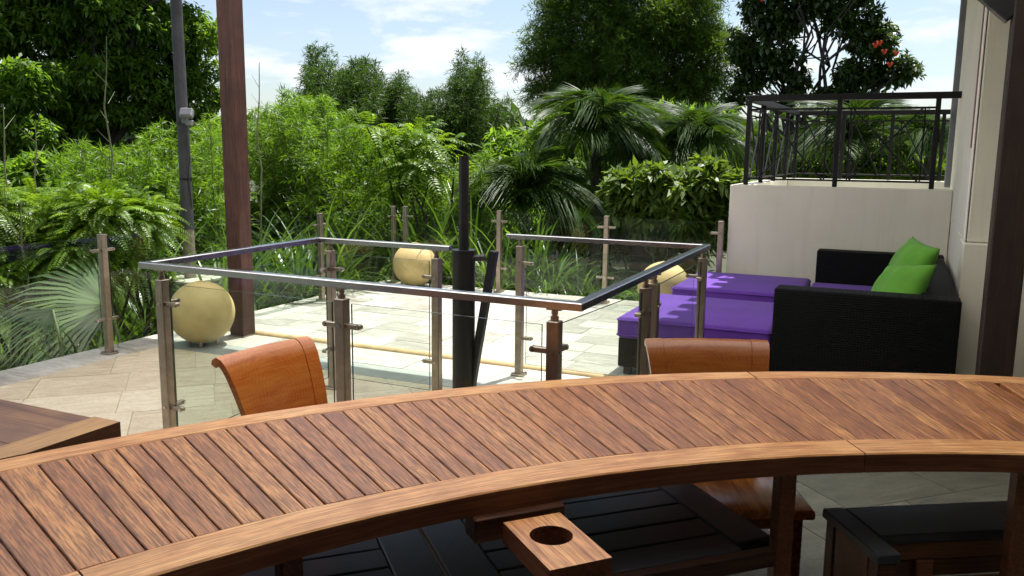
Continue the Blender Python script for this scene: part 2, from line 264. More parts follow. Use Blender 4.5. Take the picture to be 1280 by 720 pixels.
# ------------------------------------------------------------------ mesh helpers
class MB:
    def __init__(s): s.v = []; s.f = []; s.m = []
    def add(s, vs, fs, mi=0):
        b = len(s.v); s.v += [tuple(map(float, p)) for p in vs]; s.f += [tuple(i+b for i in f) for f in fs]; s.m += [mi]*len(fs); return s
    def box(s, c, d, rot=None, mi=0, bev=0.0):
        """box centre c, full dims d, optional Matrix rot, small chamfer"""
        hx, hy, hz = d[0]/2, d[1]/2, d[2]/2; b = min(bev, hx*.9, hy*.9, hz*.9)
        P = []; F = []
        if b <= 0:
            P = [(x*hx, y*hy, z*hz) for x in (-1, 1) for y in (-1, 1) for z in (-1, 1)]
            F = [(0, 1, 3, 2), (4, 6, 7, 5), (0, 4, 5, 1), (2, 3, 7, 6), (0, 2, 6, 4), (1, 5, 7, 3)]
        else:
            idx = {}
            for x in (-1, 1):
                for y in (-1, 1):
                    for z in (-1, 1):
                        for a in range(3):
                            q = [x*(hx-b), y*(hy-b), z*(hz-b)]; q[a] = (x, y, z)[a]*(hx, hy, hz)[a]
                            idx[(x, y, z, a)] = len(P); P.append(tuple(q))
            for a in range(3):
                u, w_ = [k for k in range(3) if k != a]
                for sg in (-1, 1):
                    ring = []
                    for (p, q) in ((-1, -1), (1, -1), (1, 1), (-1, 1)):
                        k = [0, 0, 0]; k[a] = sg; k[u] = p; k[w_] = q; ring.append(idx[(*k, a)])
                    F.append(tuple(ring))
            for a in range(3):      # edges running along axis a
                u, w_ = [k for k in range(3) if k != a]
                for p in (-1, 1):
                    for q in (-1, 1):
                        k1 = [0]*3; k1[u] = p; k1[w_] = q; k2 = k1[:]; k1[a] = -1; k2[a] = 1
                        F.append((idx[(*k1, u)], idx[(*k2, u)], idx[(*k2, w_)], idx[(*k1, w_)]))
            for x in (-1, 1):
                for y in (-1, 1):
                    for z in (-1, 1): F.append(tuple(idx[(x, y, z, a)] for a in range(3)))
        if rot is not None: P = [tuple(rot @ Vector(p)) for p in P]
        return s.add([(p[0]+c[0], p[1]+c[1], p[2]+c[2]) for p in P], F, mi)
    def tube(s, pts, rad, n=10, mi=0, cap=True):
        pts = [Vector(p) for p in pts]; k = len(pts)
        rad = [rad]*k if not hasattr(rad, '__len__') else rad
        V = []; F = []; ref = None
        for i, p in enumerate(pts):
            d = (pts[min(i+1, k-1)]-pts[max(i-1, 0)]).normalized()
            if ref is None: ref = Vector((1, 0, 0)) if abs(d.x) < 0.9 else Vector((0, 1, 0))
            a = (ref - d*ref.dot(d)).normalized(); ref = a; b = d.cross(a)
            for j in range(n):
                t = 2*math.pi*j/n; V.append(p + (a*math.cos(t)+b*math.sin(t))*rad[i])
        for i in range(k-1):
            for j in range(n): F.append((i*n+j, i*n+(j+1) % n, (i+1)*n+(j+1) % n, (i+1)*n+j))
        if cap: F += [tuple(range(n-1, -1, -1)), tuple((k-1)*n+j for j in range(n))]
        return s.add(V, F, mi)
    def prism(s, poly, z0, z1, mi=0):
        n = len(poly); V = [(x, y, z0) for x, y in poly] + [(x, y, z1) for x, y in poly]
        F = [tuple(range(n-1, -1, -1)), tuple(range(n, 2*n))] + [(i, (i+1) % n, n+(i+1) % n, n+i) for i in range(n)]
        return s.add(V, F, mi)
    def sphere(s, c, r, nu=32, nv=18, sq=1.0, mi=0):
        V = [(c[0], c[1], c[2]-r*sq)]; F = []
        for i in range(1, nv):
            a = -math.pi/2+math.pi*i/nv
            for j in range(nu):
                t = 2*math.pi*j/nu; V.append((c[0]+r*math.cos(a)*math.cos(t), c[1]+r*math.cos(a)*math.sin(t), c[2]+r*sq*math.sin(a)))
        V.append((c[0], c[1], c[2]+r*sq)); L = len(V)-1
        for j in range(nu):
            F.append((0, 1+(j+1) % nu, 1+j)); F.append((L, 1+(nv-2)*nu+j, 1+(nv-2)*nu+(j+1) % nu))
            for i in range(nv-2): F.append((1+i*nu+j, 1+i*nu+(j+1) % nu, 1+(i+1)*nu+(j+1) % nu, 1+(i+1)*nu+j))
        return s.add(V, F, mi)
    def mesh(s, name, mats, smooth=False):
        me = bpy.data.meshes.new(name); me.from_pydata(s.v, [], s.f); me.update()
        for m in (mats if isinstance(mats, (list, tuple)) else [mats]): me.materials.append(MAT[m] if isinstance(m, str) else m)
        me.polygons.foreach_set('material_index', s.m)
        if smooth: me.polygons.foreach_set('use_smooth', [True]*len(s.f)); me.update()
        import bmesh
        bm = bmesh.new(); bm.from_mesh(me); bmesh.ops.recalc_face_normals(bm, faces=bm.faces); bm.to_mesh(me); bm.free()
        if smooth:
            try: me.set_sharp_from_angle(angle=R(40))
            except Exception: pass
        return me
    def build(s, name, mats, parent=None, smooth=False, loc=None, rot=None):
        return place(name, s.mesh(name, mats, smooth), parent, loc, rot)
def place(name, me, parent=None, loc=None, rot=None):
    o = bpy.data.objects.new(name, me); COL.objects.link(o)
    if loc is not None: o.location = loc
    if rot is not None: o.rotation_euler = rot
    if parent is not None: o.parent = parent
    return o
def thing(name, label, cat, loc=(0, 0, 0), rz=0, group=None):
    o = bpy.data.objects.new(name, None); COL.objects.link(o); o.location = tuple(map(float, loc)); o.rotation_euler = (0, 0, rz)
    o.empty_display_size = 0.1; o['label'] = label; o['category'] = cat
    if group: o['group'] = group
    return o
def tag(o, label=None, cat=None, group=None, kind=None):
    if label: o['label'] = label
    if cat: o['category'] = cat
    if group: o['group'] = group
    if kind: o['kind'] = kind
    return o
def attr_vec(me, name, vals):
    a = me.attributes.new(name, 'FLOAT_VECTOR', 'POINT'); a.data.foreach_set('vector', np.asarray(vals, dtype=np.float32).ravel())
def rz(a): return Matrix.Rotation(a, 3, 'Z')
def dirmat(d, upv=(0, 0, 1)):
    """rotation taking +X to d, +Z near upv"""
    x = Vector(d).normalized(); u = Vector(upv); y = u.cross(x)
    if y.length < 1e-4: y = Vector((0, 1, 0))
    y.normalize(); z = x.cross(y); return Matrix((x, y, z)).transposed()
import bmesh
def soft_box(d, r, seg=3):
    bm = bmesh.new(); bmesh.ops.create_cube(bm, size=1.0)
    for v in bm.verts: v.co = Vector((v.co.x*d[0], v.co.y*d[1], v.co.z*d[2]))
    bmesh.ops.bevel(bm, geom=list(bm.edges), offset=r, segments=seg, profile=0.5, affect='EDGES', clamp_overlap=True)
    return bm
def bm_build(bm, name, mat, parent=None, loc=None, rot=None, smooth=True):
    me = bpy.data.meshes.new(name); bm.to_mesh(me); bm.free(); me.materials.append(MAT[mat])
    if smooth:
        me.polygons.foreach_set('use_smooth', [True]*len(me.polygons))
        try: me.set_sharp_from_angle(angle=R(50))
        except Exception: pass
    return place(name, me, parent, loc, rot)
def sbox(name, mat, x, y, z, parent=None, r=0.02, seg=3):
    return bm_build(soft_box((x[1]-x[0], y[1]-y[0], z[1]-z[0]), r, seg), name, mat, parent, ((x[0]+x[1])/2, (y[0]+y[1])/2, (z[0]+z[1])/2))
# ------------------------------------------------------------------ ground and terrace
def ground():
    n, m = 40, 64; V = [(-3, 6, -0.55)]; F = []
    for i in range(1, n+1):
        r = 4.0*(1.125**i)-3.5
        for j in range(m):
            a = 2*math.pi*j/m; h = -0.55 - 0.045*min(max(r-8, 0), 60) + 0.10*math.sin(3*a+r*0.7)*min(1, r/8)
            V.append((-3+r*math.cos(a), 6+r*math.sin(a), h))
    for j in range(m): F.append((0, 1+j, 1+(j+1) % m))
    for i in range(n-1):
        for j in range(m): F.append((1+i*m+j, 1+(i+1)*m+j, 1+(i+1)*m+(j+1) % m, 1+i*m+(j+1) % m))
    b = MB().add(V, F); return b.build('garden_ground', 'soil', smooth=True)
tag(ground(), kind='structure')
TX0, TX1, TY0, TY1 = -5.68, 3.2, -3.4, 8.64
terrace = MB().prism([(TX0+.006, TY0), (TX1, TY0), (TX1, TY1-.006), (TX0+.006, TY1-.006)], -0.8, -0.006).build('terrace_floor', 'grout')
tag(terrace, 'pale sandstone terrace paving', kind='structure')
def clip(poly, x0, x1, y0, y1):
    for ax, lim, sg in ((0, x0, 1), (0, x1, -1), (1, y0, 1), (1, y1, -1)):
        o = []
        for i in range(len(poly)):
            p, q = poly[i], poly[(i+1) % len(poly)]; a, b = sg*(p[ax]-lim), sg*(q[ax]-lim)
            if a >= 0: o.append(p)
            if (a > 0 > b) or (a < 0 < b):
                t = a/(a-b); o.append((p[0]+(q[0]-p[0])*t, p[1]+(q[1]-p[1])*t))
        poly = o
        if len(poly) < 3: return None
    return poly
def inview(x, y, z=0.0):
    v = np.array([x, y, z])-CP; d = v@fw
    if d < 0.3: return False
    px = 640+FPX*(v@rt)/d; py = 360-FPX*(v@up)/d
    return -60 < px < 1340 and -60 < py < 780
tile_meshes = {}; rest = {'tile': MB(), 'tilepink': MB(), 'tileshade': MB(), 'darkwood': MB()}; n_tiles = [0]
def put_tile(poly, mat, ang):
    cx_, cy_ = sum(p[0] for p in poly)/len(poly), sum(p[1] for p in poly)/len(poly)
    if not inview(cx_, cy_) or n_tiles[0] > 292:
        rest[mat if mat in rest else 'tile'].prism(poly, -0.03, 0.0); return
    c, s = math.cos(-ang), math.sin(-ang)
    loc = [((p[0]-cx_)*c-(p[1]-cy_)*s, (p[0]-cx_)*s+(p[1]-cy_)*c) for p in poly]
    key = (mat,)+tuple(round(v, 3) for p in loc for v in p)
    if key not in tile_meshes: tile_meshes[key] = MB().prism(loc, -0.03, 0.0).mesh('tile', mat)
    o = place('tile', tile_meshes[key], terrace, (cx_, cy_, random.uniform(-0.0025, 0.0)), (0, 0, ang)); n_tiles[0] += 1
def tile_zone(x0, x1, y0, y1, tx, ty, mat, ang=0.0, stagger=0.5, gap=0.005, jit=0.0):
    cx_, cy_ = (x0+x1)/2, (y0+y1)/2; ext = math.hypot(x1-x0, y1-y0)/2 if ang else None
    ux, uy = math.cos(ang), math.sin(ang)
    hx = ext if ang else (x1-x0)/2; hy = ext if ang else (y1-y0)/2
    rows = int(math.ceil(2*hy/ty)); cols = int(math.ceil(2*hx/tx))+1
    for r in range(rows):
        off = (r % 2)*stagger*tx + (random.uniform(-jit, jit) if jit else 0)
        for k in range(-1, cols):
            a0, a1 = -hx+k*tx+off+gap/2, -hx+(k+1)*tx+off-gap/2; b0, b1 = -hy+r*ty+gap/2, -hy+(r+1)*ty-gap/2
            P = [(cx_+a*ux-b*uy, cy_+a*uy+b*ux) for a, b in ((a0, b0), (a1, b0), (a1, b1), (a0, b1))]
            P = clip(P, x0+gap/2, x1-gap/2, y0+gap/2, y1-gap/2)
            if P:
                A = 0.5*abs(sum(P[i][0]*P[(i+1) % len(P)][1]-P[(i+1) % len(P)][0]*P[i][1] for i in range(len(P))))
                if A > 0.002: put_tile(P, mat, ang)
tile_zone(-5.30, 3.2, 5.54, 8.64, 0.40, 0.31, 'tile', stagger=0.5, jit=0.12)
tile_zone(-5.68, -5.30, 3.0, 8.64, 0.38, 0.75, 'tile', stagger=0)
tile_zone(-5.30, 3.2, 5.06, 5.46, 0.70, 0.40, 'tile')
tile_zone(-5.30, 3.2, 4.78, 5.06, 0.80, 0.28, 'band')
tile_zone(-5.30, -0.62, 1.3, 4.78, 0.56, 0.50, 'tilepink', ang=R(45), stagger=0.35, jit=0.1); tile_zone(-0.62, 3.2, 1.3, 4.78, 0.62, 0.46, 'tileshade', ang=R(45))  # right-hand zone: darkened tiles stand in for shade on the floor
tile_zone(-5.30, 3.2, -3.4, 1.3, 1.8, 0.14, 'darkwood', gap=0.004); tile_zone(-5.68, -5.30, -3.4, -0.5, 0.38, 0.75, 'tile', stagger=0); tile_zone(-5.68, -5.30, -0.5, 3.0, 0.38, 0.75, 'tile', stagger=0)  # unseen dark deck added to cut bounce onto the table's front faces
for k, b in rest.items():
    if b.v: tag(b.build('outlying_tiles', k, terrace), kind='stuff')
def halfround(x0, x1, y, r):
    b = MB(); n = 24; k = 8; V = []; F = []
    for i in range(n+1):
        x = x0+(x1-x0)*i/n; yy = y+0.010*math.sin(i*1.3)*0.4 - 0.02*(i/n)
        for j in range(k+1):
            t = math.pi*j/k; V.append((x, yy+r*math.cos(t), -0.004+r*0.85*math.sin(t)))
    for i in range(n):
        for j in range(k): F.append((i*(k+1)+j, i*(k+1)+j+1, (i+1)*(k+1)+j+1, (i+1)*(k+1)+j))
    return b.add(V, F)
tag(halfround(-5.27, -1.5, 5.51, 0.034).build('floor_edging', 'edging', terrace, smooth=True), 'tan rounded edging strip across the terrace floor')
# ------------------------------------------------------------------ house, roof and columns
def teeth(p, q, n, d, nx, ny):
    o = []
    for i in range(n):
        for t, k in ((0.0, 0), (0.42, 0), (0.5, 1), (0.92, 1)):
            s = (i+t)/n; o.append((p[0]+(q[0]-p[0])*s+nx*d*k, p[1]+(q[1]-p[1])*s+ny*d*k))
    return o
house = thing('house', 'cream plaster house with raised balcony behind the wicker sofa', 'house', (0, 0, 0))
def hb(name, mat, x, y, z, parent=house, bev=0.006):
    return MB().box(((x[0]+x[1])/2, (y[0]+y[1])/2, (z[0]+z[1])/2), (x[1]-x[0], y[1]-y[0], z[1]-z[0]), bev=bev).build(name, mat, parent)
hb('balcony_wall', 'plaster', (-1.52, 0.407), (8.36, 8.52), (-0.6, 1.272))
hb('balcony_wall', 'plaster', (-1.52, -1.36), (8.523, 11.6), (-0.6, 1.272)); hb('balcony_wall', 'plaster', (-1.357, 1.4), (11.44, 11.6), (-0.6, 1.272))
hb('balcony_floor', 'plaster', (-1.357, 0.407), (8.523, 11.437), (-0.6, 1.0))
hb('side_wall', 'plaster', (0.41, 2.6), (6.36, 8.98), (1.003, 3.34)); hb('lower_side_wall', 'plaster', (0.412, 2.6), (6.615, 8.98), (-0.3, 1.0))
hb('wall_pilaster', 'plaster', (0.416, 2.6), (6.30, 6.357), (1.003, 3.34))
hb('wall_base', 'plaster', (0.392, 2.6), (6.22, 6.612), (-0.012, 1.0))
hb('white_corner_trim', 'white', (0.400, 0.4085), (6.305, 6.42), (1.003, 3.34), bev=0.002)
hb('red_trim', 'redtrim', (0.398, 0.4088), (6.47, 6.56), (1.62, 3.34), bev=0.002)
hb('window_frame', 'greyframe', (0.36, 0.47), (8.984, 9.06), (1.275, 3.34))
hb('rear_wall', 'darkbrown', (-6.2, 6.0), (-3.7, -3.45), (-0.3, 3.34))  # unseen wall, put in dark so little light comes from behind
hb('far_side_wall', 'plaster', (3.25, 3.45), (-3.44, 6.2), (-0.3, 3.34))
MB().prism([(-5.72, -4.0), (0.896, -4.0), (0.896, 1.0), (-5.72, 1.0)], 3.35, 3.48).build('rear_light_block', 'darkbrown', house)  # unseen slab added to keep rear light off the table's front
roof_poly = [(0.36, 1.0), (0.9, 1.0), (0.9, -4.0), (6.2, -4.0), (6.2, 9.7), (0.3, 9.7)] + teeth((-1.06, 9.7), (-1.06, 4.8), 16, 0.10, -1, 0) + [(-1.06, 4.8), (0.36, 4.8)]
MB().prism(roof_poly, 3.35, 3.48).build('roof_slab', 'ceiling', house)
MB().add([(-5.72, 0.94, 3.49), (0.45, 0.94, 3.49), (0.45, 4.88, 3.49), (-1.02, 4.88, 3.49), (-1.02, 6.25, 3.49), (-5.72, 6.25, 3.49)], [(0, 1, 2, 3, 4, 5)]).build('added_light_sheet', 'added_canopy', house)  # added translucent sheet, lights the table from above, out of view
for x in (-5.66, -5.0, -3.6, -2.2, -0.8): MB().box((x, 3.63, 3.43), (0.06, 5.2, 0.11), bev=0.004).build('added_canopy_rafter', 'darkbrown', house)  # rafters of the added overhead sheet
def guv_box(name, x, y, z0, z1, parent, top=None, mat='pillar', lab=None):
    """upright timber with grain along its height"""
    n = 10; b = MB(); bx_, by_ = x[1]-x[0], y[1]-y[0]; c = 0.008
    ring = [(x[0]+c, y[0]), (x[1]-c, y[0]), (x[1], y[0]+c), (x[1], y[1]-c), (x[1]-c, y[1]), (x[0]+c, y[1]), (x[0], y[1]-c), (x[0], y[0]+c)]
    V = [(px, py, z0+(z1-z0)*i/n) for i in range(n+1) for px, py in ring]; F = []
    for i in range(n):
        for j in range(8): F.append((i*8+j, i*8+(j+1) % 8, (i+1)*8+(j+1) % 8, (i+1)*8+j))
    F += [tuple(range(7, -1, -1)), tuple(n*8+j for j in range(8))]
    b.add(V, F); me = b.mesh(name, mat); attr_vec(me, 'guv', [(v[2], v[0], v[1]) for v in V]); return place(name, me, parent)
pl = thing('timber_pillar', 'square red-brown timber pillar standing beside a stone globe', 'pillar', (-5.0, 5.4, 0))
guv_box('shaft', (-0.075, 0.075), (-0.075, 0.075), 0.0, 3.346, pl)
MB().box((0, 0, 0.004), (0.166, 0.166, 0.012)).build('base_plate', 'steel', pl)
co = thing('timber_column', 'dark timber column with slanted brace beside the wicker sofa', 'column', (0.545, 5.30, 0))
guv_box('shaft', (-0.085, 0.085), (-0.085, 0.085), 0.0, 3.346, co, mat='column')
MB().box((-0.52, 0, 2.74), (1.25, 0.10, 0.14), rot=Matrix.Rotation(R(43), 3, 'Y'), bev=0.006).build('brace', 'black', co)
# ------------------------------------------------------------------ balcony railing
br = thing('balcony_railing', 'black iron balcony railing with crossed bars on the cream wall', 'railing', (0, 0, 1.275))
def bar(name, a, b, wd, parent, mat='blackrail', hgt=None):
    a, b = Vector(a), Vector(b); d = b-a; m = dirmat(d, (0, 0, 1) if abs(d.normalized().z) < 0.95 else (0, 1, 0))
    return MB().box((a+b)/2, (d.length, wd, hgt or wd), rot=m, bev=0.003).build(name, mat, parent)
def rail_side(P, Q, nb, skip0=False):
    P, Q = Vector(P), Vector(Q)
    bar('top_rail', P+Vector((0, 0, 0.82)), Q+Vector((0, 0, 0.82)), 0.065, br, hgt=0.058)
    bar('middle_rail', P+Vector((0, 0, 0.715)), Q+Vector((0, 0, 0.715)), 0.018, br); bar('bottom_rail', P+Vector((0, 0, 0.06)), Q+Vector((0, 0, 0.06)), 0.018, br)
    for i in range(nb+1):
        if i == 0 and skip0: continue
        a = P.lerp(Q, i/nb); bar('post', a, a+Vector((0, 0, 0.80)), 0.042, br)
    for i in range(nb):
        a, b = P.lerp(Q, i/nb), P.lerp(Q, (i+1)/nb); d = (b-a); L = d.length; d.normalize()
        for s in (0.10, L-0.10):
            bar('baluster', a+d*s+Vector((0, 0, 0.06)), a+d*s+Vector((0, 0, 0.715)), 0.014, br)
        lo, hi = Vector((0, 0, 0.065)), Vector((0, 0, 0.71)); pr = Vector((d.y, -d.x, 0))*0.010
        bar('diagonal_bar', a+d*0.12+lo+pr, b-d*0.12+hi+pr, 0.015, br); bar('diagonal_bar', a+d*0.12+hi-pr, b-d*0.12+lo-pr, 0.015, br)
rail_side((-1.385, 8.42, 0), (0.235, 8.42, 0), 2)
bar('top_rail', (0.235, 8.42, 0.82), (0.408, 8.42, 0.82), 0.0652, br, hgt=0.0578)
rail_side((-1.385, 8.42, 0), (-1.28, 11.45, 0), 4, True)
rail_side((-1.28, 11.45, 0), (0.95, 11.45, 0), 4, True)
# ------------------------------------------------------------------ glass railings
def miter_rail(pts, wd, z0, z1, parent, name='handrail', mat='rail'):
    n = len(pts); V = []; F = []; pts = [Vector((*p, 0)) for p in pts]
    for i, p in enumerate(pts):
        d0 = (p-pts[i-1]).normalized() if i else (pts[1]-p).normalized()
        d1 = (pts[i+1]-p).normalized() if i < n-1 else d0
        n0, n1 = Vector((-d0.y, d0.x, 0)), Vector((-d1.y, d1.x, 0)); m = (n0+n1).normalized(); k = wd/2/max(0.3, m.dot(n0)); c = 0.004
        for o, z in ((-k, z0), (k, z0), (k, z1-c), (k*(1-2*c/wd), z1), (-k*(1-2*c/wd), z1), (-k, z1-c)): V.append((p.x+m.x*o, p.y+m.y*o, z))
    for i in range(n-1):
        for j in range(6): F.append((i*6+j, i*6+(j+1) % 6, (i+1)*6+(j+1) % 6, (i+1)*6+j))
    F += [tuple(range(5, -1, -1)), tuple((n-1)*6+j for j in range(6))]
    return MB().add(V, F).build(name, mat, parent)
def post_obj(p, ang, parent, pin, arms, base=True):
    """square steel post with a pin under the handrail, bolt heads and the clamps that grip its panes"""
    b = MB().box((0, 0, 0.46), (0.050, 0.050, 0.92), bev=0.003)
    if base:
        b.box((0, 0, 0.006), (0.095, 0.095, 0.012), bev=0.002)
        for sx in (-1, 1):
            for sy in (-1, 1): b.tube([(sx*.036, sy*.036, 0.01), (sx*.036, sy*.036, 0.021)], 0.008, 8)
    if pin: b.tube([(0, 0, 0.92), (0, 0, 0.938), (0, 0, 0.9385), (0, 0, 0.965)], [0.016, 0.016, 0.010, 0.010], 12); b.tube([(0, 0, 0.945), (0, 0, 0.958)], 0.0135, 12); b.box((0, 0, 0.966), (0.06, 0.03, 0.008))
    po = b.build('post', 'steel', parent, loc=(p[0], p[1], 0), rot=(0, 0, ang))
    for dx, dy in arms:
        a = math.atan2(dy, dx)-ang
        for z in (0.80, 0.27):
            c = MB(); rm = rz(a)
            c.box(rm @ Vector((0.055, 0, z)), (0.07, 0.024, 0.024), rot=rm, bev=0.004)
            e = rm @ Vector((0.09, 0, z)); nn = rm @ Vector((0, 1, 0)); c.tube([e-nn*0.012, e+nn*0.012], 0.0122, 14)
            c.tube([e-nn*0.016, e+nn*0.016], 0.008, 10, mi=1)
            for sg in (-1, 1):
                q = rm @ Vector((0, 0.025*sg, z)); c.tube([q, q+nn*0.004*sg], 0.009, 10, mi=1)
            c.build('clamp', ['steel', 'bolt'], po)
    return po
def pane(a, b, parent, z0=0.085, z1=0.90, gap=0.052):
    a, b = Vector((*a, 0)), Vector((*b, 0)); d = (b-a).normalized(); a = a+d*gap; b = b-d*gap; L = (b-a).length
    m = MB(); h = 0.005; x = L/2; z = (z1-z0)/2
    V = [(sx*x, sy*h, sz*z) for sx in (-1, 1) for sy in (-1, 1) for sz in (-1, 1)]
    m.add(V, [(0, 4, 5, 1), (2, 3, 7, 6)], 0); m.add(V, [(0, 1, 3, 2), (4, 6, 7, 5), (0, 2, 6, 4), (1, 5, 7, 3)], 1)
    c = (a+b)/2
    return m.build('glass_pane', ['glass', 'glassedge'], parent, loc=(c.x, c.y, (z0+z1)/2), rot=(0, 0, math.atan2(d.y, d.x)))
def railing(obj, runs, pin, done=None):
    """runs: lists of post points joined by panes"""
    posts = {}
    for run in runs:
        for i in range(len(run)-1):
            a, b = run[i], run[i+1]; d = (Vector(b)-Vector(a)).normalized()
            posts.setdefault(a, []).append((d.x, d.y)); posts.setdefault(b, []).append((-d.x, -d.y)); pane(a, b, obj)
    for p, arms in posts.items(): post_obj(p, 0, obj, pin, arms)
inner = thing('inner_glass_railing', 'glass railing with dark steel handrail enclosing a square of floor', 'railing', (-2.2, 4.0, 0))
inner.location = (0, 0, 0)
miter_rail([(-2.43, 4.40), (-3.42, 4.42), (-3.39, 3.00), (-1.075, 2.935), (-1.09, 5.285), (-2.47, 5.285)], 0.045, 0.969, 1.0, inner)
fl, c_, d_ = (-3.28, 2.997), (-2.18, 2.966), (-1.17, 2.938)
bl, ble = (-3.33, 4.418), (-2.53, 4.402)
railing(inner, [[bl, fl, c_, d_, (-1.085, 3.90)], [(-1.086, 4.06), (-1.095, 5.23), (-2.37, 5.285)], [bl, ble]], True)
outer = thing('outer_glass_railing', 'frameless glass railing on short steel posts along the terrace edge', 'railing', (0, 0, 0))
railing(outer, [[(-5.44, 1.8), (-5.44, 4.43), (-5.46, 7.08), (-5.48, 8.50)], [(-5.34, 8.55), (-4.06, 8.47), (-2.77, 8.37), (-1.58, 8.31)]], False)
# ------------------------------------------------------------------ parasol tube
tu = thing('parasol_tube', 'black steel parasol mast socket with slanting side lever', 'parasol mast', (-2.30, 4.32, 0))
MB().tube([(0, 0, 0), (0, 0, 0.985)], 0.067, 28).tube([(0, 0, 0.984), (0, 0, 0.992)], 0.070, 28).build('socket', 'black', tu, smooth=True)
MB().tube([(0, 0, 0.98), (0, 0, 1.535)], 0.030, 20).build('mast', 'black', tu, smooth=True)
MB().box((0, 0, 0.01), (0.34, 0.34, 0.02), bev=0.004).build('base_plate', 'black', tu)
lv = MB().tube([(0.05, 0.0, 0.945), (0.13, 0.02, 0.95)], 0.020, 14)
lv.box((0.10, 0.03, 0.52), (0.95, 0.045, 0.045), rot=dirmat((0.145, 0.06, 0.98), (1, 0, 0)), bev=0.004)
lv.tube([(0.055, 0.005, 0.16), (0.02, 0.0, 0.14)], 0.014, 10); lv.build('lever', 'black', tu)
# ------------------------------------------------------------------ stone globes
def globe(x, y, label, r=0.255):
    g = thing('stone_globe', label, 'globe lamp', (x, y, 0), group='stone globe lamps on the terrace')
    b = MB().sphere((0, 0, r+0.012), r, 48, 28, 0.985); b.build('globe', 'globe', g, smooth=True)
    for k in range(4):
        a = k*math.pi/2+0.6; MB().tube([(0.105*math.cos(a), 0.105*math.sin(a), 0.0), (0.105*math.cos(a), 0.105*math.sin(a), 0.05)], 0.016, 10).build('foot', 'steel', g)
    MB().tube([(0, 0, 2*r-0.005), (0, 0, 2*r+0.010)], 0.03, 20).build('cap', 'globe', g)
globe(-5.03, 4.98, 'yellow stone globe lamp beside the square timber pillar')
globe(-5.08, 8.33, 'yellow stone globe lamp in front of two close-set glass railing posts')
globe(-2.06, 8.06, 'yellow stone globe lamp partly hidden behind the purple ottoman')
# ------------------------------------------------------------------ pole, plinth and floodlight
pz = onz(238, 347, 0.28)
PX, PY = float(pz[0]), float(pz[1])
pt = thing('pole_plinth', 'pale square stone plinth carrying the tall dark pole', 'plinth', (PX, PY, -0.6))
MB().box((0, 0, 0.42), (0.40, 0.40, 0.84), bev=0.012).build('block', 'plinth', pt); MB().box((0, 0, 0.862), (0.46, 0.46, 0.04), bev=0.01).build('cap_slab', 'plinth', pt)
pp = thing('light_pole', 'tall dark utility pole with bare grey foot on a stone plinth', 'pole', (PX, PY, 0.28))
MB().tube([(0, 0, 0), (0, 0, 0.50)], 0.058, 20).build('foot', 'polefoot', pp, smooth=True)
MB().tube([(0, 0, 0.49), (0.004, 0, 1.4), (-0.004, 0, 2.4), (0, 0, 4.4)], [0.060, 0.057, 0.055, 0.052], 20).build('shaft', 'pole', pp, smooth=True)
for z in (0.98, 1.52): MB().tube([(0, 0, z), (0, 0, z+0.02)], 0.064, 20).build('strap', 'black', pp)
MB().tube([(0.07, -0.02, 1.42), (0.10, -0.03, 1.2), (0.065, -0.03, 1.0), (0.09, -0.02, 0.7)], 0.006, 6).build('cable', 'black', pp)
fz = 1.55+(187-143)/FPX*math.hypot(PX, PY)*0.93
fl_ = thing('floodlight', 'small grey floodlight strapped to the tall dark pole', 'floodlight', (PX+0.075, PY-0.045, fz))
FS = 0.75
hm = Matrix.Rotation(R(25), 3, 'Z') @ Matrix.Rotation(R(-32), 3, 'X')
MB().box((0.06, -0.03, 0), (0.125, 0.06, 0.095), rot=hm, bev=0.010).build('housing', 'floodgrey', fl_)
MB().box(Vector((0.06, -0.03, 0)) + hm @ Vector((0, -0.031, 0)), (0.10, 0.006, 0.07), rot=hm, bev=0.002).build('lens', 'lens', fl_)
MB().box((0.0, 0.0, -0.02), (0.06, 0.03, 0.15), bev=0.004).build('bracket', 'floodgrey', fl_)
MB().box((0.07, -0.01, -0.09), (0.07, 0.05, 0.05), bev=0.006).build('driver_box', 'floodgrey', fl_)
# ------------------------------------------------------------------ wicker sofa, ottomans, pillows
sf = thing('wicker_sofa', 'black wicker daybed sofa with high arms against the cream wall', 'sofa', (0, 0, 0))
sbox('near_arm', 'wicker', (-0.70, 0.375), (5.57, 5.77), (0.03, 0.71), sf, 0.012); sbox('far_arm', 'wicker', (-0.66, 0.375), (8.07, 8.27), (0.03, 0.71), sf, 0.012)
sbox('backrest', 'wicker', (0.16, 0.37), (5.772, 8.068), (0.03, 0.705), sf, 0.012); sbox('seat_base', 'wicker', (-0.68, 0.158), (5.772, 8.068), (0.05, 0.27), sf, 0.01)
for y0, y1 in ((5.775, 6.915), (6.925, 8.065)): sbox('seat_cushion', 'purple', (-0.68, 0.155), (y0, y1), (0.271, 0.42), sf, 0.03, 4)
for x, y in ((-0.64, 5.64), (0.3, 5.64), (-0.6, 8.2), (0.3, 8.2)): MB().box((x, y, 0.016), (0.05, 0.05, 0.032)).build('foot', 'black', sf)
PIPE = []
